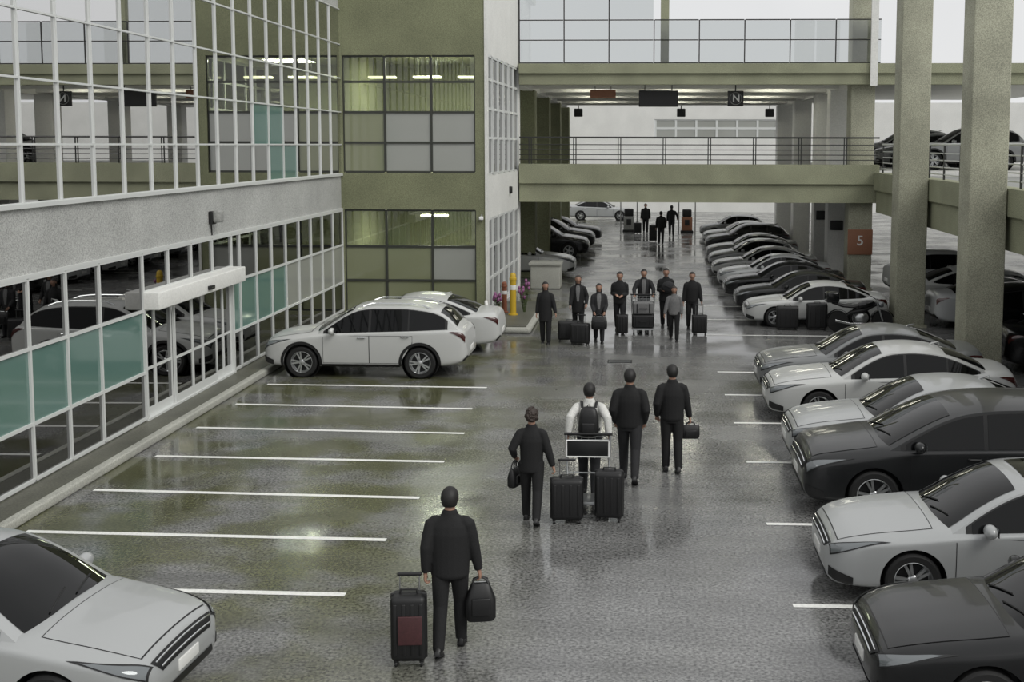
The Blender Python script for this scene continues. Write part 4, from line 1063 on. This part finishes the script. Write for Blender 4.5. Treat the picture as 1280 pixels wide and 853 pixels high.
def trolley(label, x, y, rz, panel=True, ln=.75):
    """airport baggage cart, handle side at -Y, load deck towards +Y"""
    r = empty('luggage_cart', (x, y, 0), R(rz)); tag(r, label, 'cart')
    f = MB()
    for s in (-1,1):
        f.tube([(s*.30,ln,.16),(s*.30,-.05,.16),(s*.30,-.12,.25),(s*.33,-.22,1.02)], .017, 8)
    for yy in (ln,ln/2,-.05): f.tube([(-.30,yy,.16),(.30,yy,.16)], .013, 8)
    for z in (.45,.72): f.tube([(-.315,-.16-.06*(z-.45),z),(.315,-.16-.06*(z-.45),z)], .012, 8)
    f.build('frame', M['steel'], r)
    MB().tube([(-.36,-.22,1.02),(.36,-.22,1.02)], .022, 10).build('handle', M['trim'], r)
    MB().rbox(-.30,.30,-.02,ln+.01,.168,.185,.006).build('deck', M['steel'], r)
    bk = MB()
    for i in range(7): xx = -.31+.62*i/6; bk.tube([(xx,-.26,.98),(xx,-.26,.72),(xx,-.06,.70),(xx,-.04,.98)], .006, 6)
    for z in (.72,.80,.89,.98): bk.tube([(-.31,-.262,z),(.31,-.262,z),(.31,-.04,z),(-.31,-.04,z),(-.31,-.262,z)], .006, 6)
    bk.build('basket', M['steel'], r)
    if panel: MB().rbox(-.30,.30,-.034,-.022,.735,.965,.005).build('panel', M['sign'], r); MB().tube([(-.31,-.02,.73),(-.31,-.02,.97),(.31,-.02,.97),(.31,-.02,.73),(-.31,-.02,.73)], .012, 6).build('panel_rim', M['white'], r)
    for sx, yy in ((-.26,.0),(.26,.0),(-.14,ln-.07),(.14,ln-.07)):
        wh = MB().lathe([(.001,-.018),(.06,-.018),(.068,-.01),(.068,.01),(.06,.018),(.001,.018)], 18, 'x', Matrix.Translation((sx,yy,.068))).build('wheel', M['tyre'], r)
        MB().box(sx-.028, sx+.028, yy-.012, yy+.012, .06, .155).build('fork', M['steel'], wh, smooth=False)
    return r

# ---- the man in front, alone, walking away with a case and a bag
FA = 'people walking away down the lane'
p, i = person('broad man in dark jacket nearest to the viewer, with suitcase and round bag', -2.0, 11.7, 2, 1.74, legs=((-10,14),(14,10)), wl=(.25,-.06,.86), wr=(.30,.05,.84), coat=.80, broad=1.12, near=True, low='cloth_k', curl=(1.1,1.1), lean=2)
suitcase('upright black suitcase with dark red pocket pulled by the nearest man', i['l'].x-.12, i['l'].y-.27, 6, .36, .26, .68, handle=.16, panel='case_r')
handbag('round black duffel bag hanging from the right hand of the nearest man', i['r'], 10, .32, .2, .40, .06, nm='duffel_bag', taper=.62)
# ---- the group of four
p, i = person('woman with curly hair in dark jacket, handbag on her left arm, beside the cart', -1.55, 15.9, 0, 1.63, legs=((12,8),(-12,18)), wl=(.27,.12,.98), wr=(.34,-.02,.82), coat=.78, broad=.94, near=True, hair='hair2', hl='curly', low='cloth_k', curl=(.9,1.1), head=(0,0))
handbag('black handbag on the left arm of the curly haired woman', (i['l'].x+.0, i['l'].y-.05, i['l'].z-.02), 70, .32, .13, .26, .10)
wp = i['r']
suitcase('large black suitcase with raised steel handle held by the curly haired woman', wp.x+.17, wp.y+.02, 4, .46, .28, .58, handle=.22)
p, i = person('man in pale shirt with black backpack walking in front of the luggage cart', -.80, 17.2, 0, 1.73, legs=((12,8),(-12,14)), wl=(.31,-.26,1.0), wr=(.31,-.26,1.0), top='cloth_w', coat=.92, near=True, curl=(1.0,1.0), hem='shirt', low='denim')
backpack('black backpack on the man in the pale shirt', p, i)
trolley('steel luggage cart with wire basket behind the man in the pale shirt', -.80, 16.66, 180, ln=.42)
suitcase('large black suitcase standing beside the luggage cart, below the tall man in dark jacket', -.46, 16.02, -6, .40, .28, .66, handle=0)
p, i = person('tall man in bulky dark jacket with hands in his pockets, beside the briefcase man', -.20, 18.0, -2, 1.80, legs=((14,8),(-14,20)), wl=(.22,.06,.90), wr=(.22,.06,.90), coat=.84, broad=1.12, near=True, low='cloth_c', curl=(.9,.9))
p, i = person('man in dark jacket carrying a small briefcase in his right hand, walking away', .48, 18.5, 4, 1.74, legs=((4,4),(-4,12)), wl=(.24,.06,.90), wr=(.30,.08,.84), coat=.84, broad=1.04, near=True, low='cloth_k', curl=(.8,1.2))
handbag('small black briefcase in the right hand of the man farthest right of the four', i['r'], 6, .30, .12, .22, .05, nm='briefcase', taper=.98)

# ---- the row of people coming towards the viewer
p, i = person('person in long dark coat standing alone next to the kerbed island', -2.60, 30.6, 176, 1.66, legs=((5,2),(-5,4)), wl=(.30,.06,.84), wr=(.25,.02,.84), coat=.62, hem='coat', low='cloth_k', hl='long', broad=.95, head=(20,0))
p, i = person('long haired woman in black coat behind two suitcases', -1.80, 31.9, 180, 1.68, legs=((8,4),(-8,12)), wl=(.24,.14,.92), wr=(.22,.20,.88), coat=.66, hem='coat', low='cloth_k', hl='long', broad=.92, hair='hair2', pal='cloth_g')
suitcase('low wide black suitcase before the long haired woman', -1.98, 30.95, 4, .62, .34, .50)
suitcase('black suitcase with raised handle between the low wide one and the tote bag', -1.66, 30.42, -8, .50, .32, .52, handle=.2)
p, i = person('person in open dark jacket holding a dark bag before the hips', -1.18, 30.8, 182, 1.60, legs=((8,5),(-10,14)), wl=(.16,.20,.92), wr=(.14,.20,.92), coat=.84, top='cloth_c', low='denim', hl='bob', pal='cloth_g')
q = (i['l']+i['r'])/2; handbag('square dark bag held before the hips by the person in the open jacket', (q.x, q.y-.06, q.z+.02), 0, .42, .16, .34, .06, nm='tote_bag')
p, i = person('man in dark jacket with folded hands walking in the middle of the oncoming row', -.66, 32.65, 178, 1.72, legs=((10,6),(-10,16)), wl=(.08,.22,1.08), wr=(.10,.21,1.10), coat=.82, broad=1.06, low='cloth_c')
p, i = person('man in dark jacket over a grey shirt pushing the loaded luggage cart towards the viewer', 0.02, 33.45, 180, 1.72, legs=((10,6),(-10,16)), wl=(.28,.38,1.04), wr=(.28,.38,1.04), coat=.84, top='cloth_c', curl=(1.2,1.2), lean=4, pal='cloth_g')
trolley('loaded luggage cart pushed towards the viewer by the man with the grey shirt front', 0.0, 32.80, 180, panel=False)
def cart_case(lab, x, y, z, w_, d_, h_, rz, m='case_k'):
    o = MB().rbox(-w_/2, w_/2, -d_/2, d_/2, 0, h_, .05, n=4).build('suitcase', M[m]); o.location = (x, y, z); o.rotation_euler = (0,0,R(rz)); tag(o, lab, 'suitcase')
    MB().tube([(-.10,-d_/2,h_*.5),(-.08,-d_/2-.035,h_*.5),(.08,-d_/2-.035,h_*.5),(.10,-d_/2,h_*.5)], .011, 8).build('carry_handle', M['trim'], o)
    MB().rbox(-w_/2-.004, w_/2+.004, -.012, .012, .004, h_+.004, .05).build('zip_band', M['trim'], o)
    for s in (-1,1): MB().rbox(s*w_*.3-.02, s*w_*.3+.02, -d_/2-.006, d_/2+.006, .03, h_-.03, .01).build('belt', M['trim'], o)
cart_case('big black suitcase lying at the bottom of the loaded cart', 0.0, 32.40, .19, .62, .44, .36, 0)
cart_case('grey patterned bag on top of the big suitcase on the loaded cart', .0, 32.40, .56, .58, .40, .34, 3, 'cloth_g')
suitcase('black suitcase rolling next to the loaded cart', -.58, 32.1, 0, .32, .28, .52)
p, i = person('man in black coat hugging a bundle at his chest, right of the loaded cart', .66, 33.3, 178, 1.74, legs=((8,4),(-8,12)), wl=(.06,.24,1.22), wr=(.10,.24,1.14), coat=.78, low='cloth_k', broad=1.05)
bn = MB().ball((0,0,0), (.20,.13,.17), 18, 12).build('bundle', M['cloth_c']); bn.location = (.72, 33.0, 1.24); tag(bn, 'dark round bundle hugged by the man in the black coat', 'bundle')
MB().tube([(-.12,-.10,.06),(0,-.14,.02),(.12,-.10,-.05)], .016, 6).build('fold', M['cloth_k'], bn)
p, i = person('short person in pale patterned jacket with dark trousers walking in front of the bundle man', .84, 31.2, 178, 1.50, legs=((12,6),(-10,18)), wl=(.24,.05,.86), wr=(.30,.08,.84), coat=.84, top='cloth_g', low='cloth_k', broad=1.0, hl='bob', hair='hair2')
p, i = person('man in dark jacket at the right end of the oncoming row, holding a case', 1.40, 33.0, 180, 1.68, legs=((8,5),(-8,14)), wl=(.28,.10,.84), wr=(.26,.04,.84), coat=.84, broad=1.06, low='cloth_c', curl=(1.1,.8))
suitcase('black cabin suitcase rolling in front of the last man of the oncoming row', 1.58, 32.25, 0, .42, .28, .50, handle=.26)

# ---- walkers far down the lane
p, i = person('dark clad walker far down the lane in line with the grey kiosk and luggage', .12, 69.6, 180, 1.78, legs=((8,5),(-8,14)), coat=.80, top='cloth_k', broad=1.15, low='cloth_k')
suitcase('dark suitcase standing by the far walker', -.35, 69.2, 0, .45, .3, .6); suitcase('dark suitcase between the far walker and the pair of walkers', .52, 63.5, 0, .42, .3, .85)
p, i = person('dark clad walker of the far pair, nearer to the viewer', .93, 61.8, 0, 1.74, legs=((5,3),(-5,8)), coat=.80, low='cloth_c', broad=1.1)
p, i = person('dark clad walker of the far pair, beside the orange kiosk', 1.62, 67.2, 0, 1.78, legs=((5,3),(-5,8)), coat=.80, low='cloth_c', wr=(.34,.2,1.0), broad=1.05)

# ---- luggage and a motorcycle by the first white sedan beyond the gap
suitcase('black suitcase standing by the front door of the white sedan beyond the gap', 4.15, 33.3, 0, .62, .34, .62); suitcase('taller black suitcase standing by the rear door of the white sedan beyond the gap', 5.0, 33.35, 0, .58, .34, .70)
def motorcycle(x, y, rz):
    r = empty('motorcycle', (x, y, 0), R(rz)); tag(r, 'dark motorcycle parked at the tail of the white sedan beyond the gap', 'motorcycle')
    for xx in (-.62,.66):
        T = Matrix.Translation((xx,0,.31))
        wl_ = MB().lathe([(.23,-.05),(.29,-.055),(.31,-.02),(.31,.02),(.29,.055),(.23,.05),(.22,0)], 28, 'y', T).build('wheel', M['tyre'], r)
        s = MB().lathe([(.001,-.04),(.05,-.04),(.05,.04),(.001,.04)], 12, 'y', T)
        for q in range(8): s.box(.03,.235,-.008,.008,-.012,.012, m=T @ Matrix.Rotation(2*PI*q/8, 4, 'Y'))
        s.build('rim', M['rim'], wl_)
    f = MB(); f.tube([(.66,.07,.31),(.48,.07,.86)], .024, 8).tube([(.66,-.07,.31),(.48,-.07,.86)], .024, 8); f.build('fork', M['steel'], r)
    MB().tube([(.50,0,.80),(.1,0,.62),(-.25,0,.56),(-.62,0,.31)], [.05,.07,.06,.035], 10).build('frame', M['trim'], r)
    MB().ball((.05,0,.40), (.22,.15,.17), 16, 10).build('engine', M['steel'], r)
    MB().loft([[(xx, .13*w_*math.cos(2*PI*q/16), z+.11*hh*math.sin(2*PI*q/16)) for q in range(16)] for xx, w_, z, hh in ((.44,.3,.82,.3),(.38,.8,.82,.8),(.2,1.1,.80,1),(.0,.9,.76,.8),(-.08,.4,.72,.4))]).build('fuel_tank', M['blackp'], r)
    MB().loft([[(xx, .14*w_*math.cos(2*PI*q/16), z+.05*math.sin(2*PI*q/16)) for q in range(16)] for xx, w_, z in ((-.02,.5,.76),(-.2,1,.73),(-.5,1.05,.76),(-.72,.7,.84),(-.8,.3,.86))]).build('seat', M['trim'], r)
    MB().tube([(.42,-.34,.98),(.46,-.2,.96),(.48,0,.92),(.46,.2,.96),(.42,.34,.98)], .014, 8).build('handlebar', M['trim'], r)
    MB().lathe([(.001,.0),(.07,.0),(.085,.05),(.06,.13),(.001,.15)], 16, 'x', Matrix.Translation((.68,0,.78)) @ Matrix.Rotation(PI, 4, 'Z')).build('headlamp', M['lens'], r)
    MB().tube([(.05,-.16,.26),(-.3,-.18,.26),(-.75,-.18,.36)], [.03,.035,.045], 10).build('exhaust', M['chrome'], r)
    MB().rbox(-.98,-.62,-.2,.2,.86,1.16,.06).build('top_box', M['blackp'], r)
    for xx in (-.62,.66):
        MB().loft([[(xx+rr*math.cos(R(a)), yy, .31+rr*math.sin(R(a))) for rr, yy in ((.335,-.06),(.345,-.06),(.345,.06),(.335,.06))] for a in range(20, 165, 12)]).build('mudguard', M['blackp'], r)
motorcycle(6.15, 33.0, 6)
